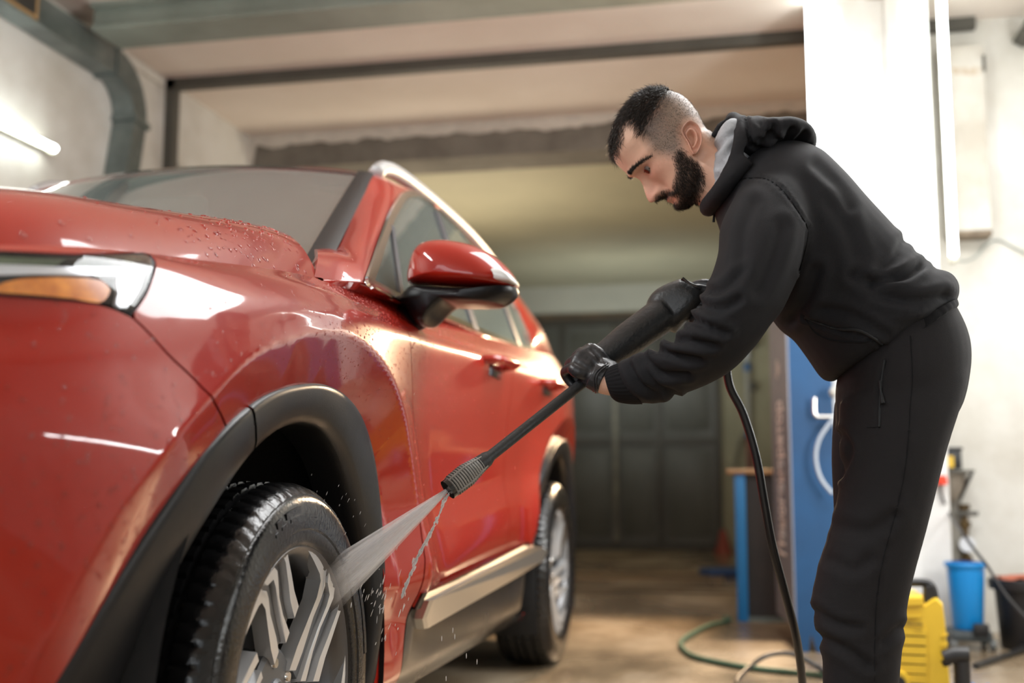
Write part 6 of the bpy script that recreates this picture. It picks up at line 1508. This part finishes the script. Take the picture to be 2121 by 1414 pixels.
MB().tube(catmull([U(1687, 824, y=fy), U(1687, 850, y=fy), U(1690, 860, y=fy), U(1700, 863, y=fy), U(1760, 862, y=fy)], 6), .008, n=10).build('hook', M['satin'], cabn)
MB().tube(catmull([U(1732, 862, y=fy - .02), U(1712, 885, y=fy - .02), U(1695, 915, y=fy - .02), U(1690, 950, y=fy - .02), U(1700, 990, y=fy - .02), U(1724, 1022, y=fy - .02)], 6), .008, n=10).build('machine_tube', mat('clear_tube', rgb('#a9b3bd'), .35), cabn)
MB().tube(catmull([U(1725, 805, y=fy), U(1722, 812, y=fy - .03), U(1726, 820, y=fy)], 4), .012, n=10).build('machine_knob', M['satin'], cabn)
k0, k1 = ground(1540, 1287), ground(1640, 1287)
kz = U(1540, 976, y=k0[1])[2]
kb = empty('black_cabinet', (float((k0[0] + k1[0]) / 2), float(k0[1] + .2), 0)); tag(kb, 'low black cabinet with blue corner post and wooden top', 'cabinet')
lx = U(1528, 1287, y=k0[1])[0]
MB().box(((lx + .30 / 2), k0[1] + .22, kz / 2), (.30, .40, kz - .02)).build('cabinet_body', mat('worn_black_panel', rgb('#2a2523'), .55, col2=rgb('#1d1a19'), vscale=4, bump=.2), kb)
MB().box((lx + .028, k0[1] + .015, kz / 2 - .005), (.056, .05, kz - .01), bev=.004).build('corner_post', mat('blue_post_paint', rgb('#1f78b8'), .45), kb, sharp=30)
MB().box((lx + .13, k0[1] + .20, kz - .002), (.34, .46, .024), bev=.004).build('wooden_top', mat('worn_wood', rgb('#a8845c'), .6, col2=rgb('#8a6a48'), vscale=3, stretch=(1, 12, 1)), kb, sharp=30)
MB().box((lx + .15, k0[1] + .01, .012), (.28, .03, .024)).build('bottom_rail', mat('rail_grey', rgb('#5f6a66'), .5), kb)
# ================================================================== FAR THINGS ON THE BACK WALL
py_ = YB - .05
pipe = empty('wall_pipe', (float(U(1551, 900, y=py_)[0]), py_, .8)); tag(pipe, 'white and blue upright pipe on the rear wall beside the gate', 'pipe')
zz = lambda y: float(U(1551, y, y=py_)[2]); pxx = pipe.location.x
MB().tube([(pxx, py_, zz(745)), (pxx, py_, zz(560))], .035, n=12).build('white_section', mat('pipe_white', rgb('#c5cbd2'), .5), pipe)
MB().tube([(pxx, py_, zz(768)), (pxx, py_, zz(752))], .038, n=12).build('blue_band', mat('pipe_blue', rgb('#3d6a9e'), .5), pipe)
MB().tube([(pxx, py_, zz(900)), (pxx, py_, zz(768))], .030, n=12).build('grey_section', mat('pipe_grey', rgb('#a09f97'), .5), pipe)
MB().tube([(pxx, py_, zz(905)), (pxx, py_, zz(895))], .034, n=12).build('blue_band', bpy.data.materials['pipe_blue'], pipe)
MB().tube([(pxx, py_, zz(1140)), (pxx, py_, zz(905))], .030, n=12).build('red_section', mat('pipe_red', rgb('#7a4a40'), .6), pipe)
MB().box((pxx + .06, py_ - .02, zz(708)), (.10, .06, .12), bev=.01).build('pipe_valve', M['black'], pipe, sharp=30)
MB().box((pxx + .05, py_ - .02, zz(800)), (.05, .05, .10), bev=.01).build('pipe_clip', M['dark_trim'], pipe, sharp=30)
tag(MB().tube(catmull([U(1545, 890, y=py_), U(1532, 915, y=py_), U(1524, 950, y=py_), U(1520, 1000, y=py_)], 6), .018, n=8).build('wall_cable', mat('dull_cable', rgb('#7f7d6d'), .6)), 'grey cable hanging beside the rear wall pipe', 'cable')
rc = ground(1500, 1142)
can = MB().lathe([(0, 0), (.10, 0), (.10, .015), (.075, .04), (.035, .21), (.02, .24), (0, .24)], (rc[0], rc[1] - .25, 0), n=24, cap=False); tag(can.build('traffic_cone', mat('red_cone', rgb('#8c3f33'), .5)), 'small red cone on the floor beside the rear gate', 'cone')
bl = ground(1497, 1192); tag(MB().box((bl[0], bl[1], .03), (.32, .22, .06), Matrix.Rotation(.5, 3, 'Z'), bev=.02).build('blue_wedge', mat('blue_wedge_paint', rgb('#2d4a78'), .5)), 'small blue wedge on the floor left of black cabinet', 'wedge')
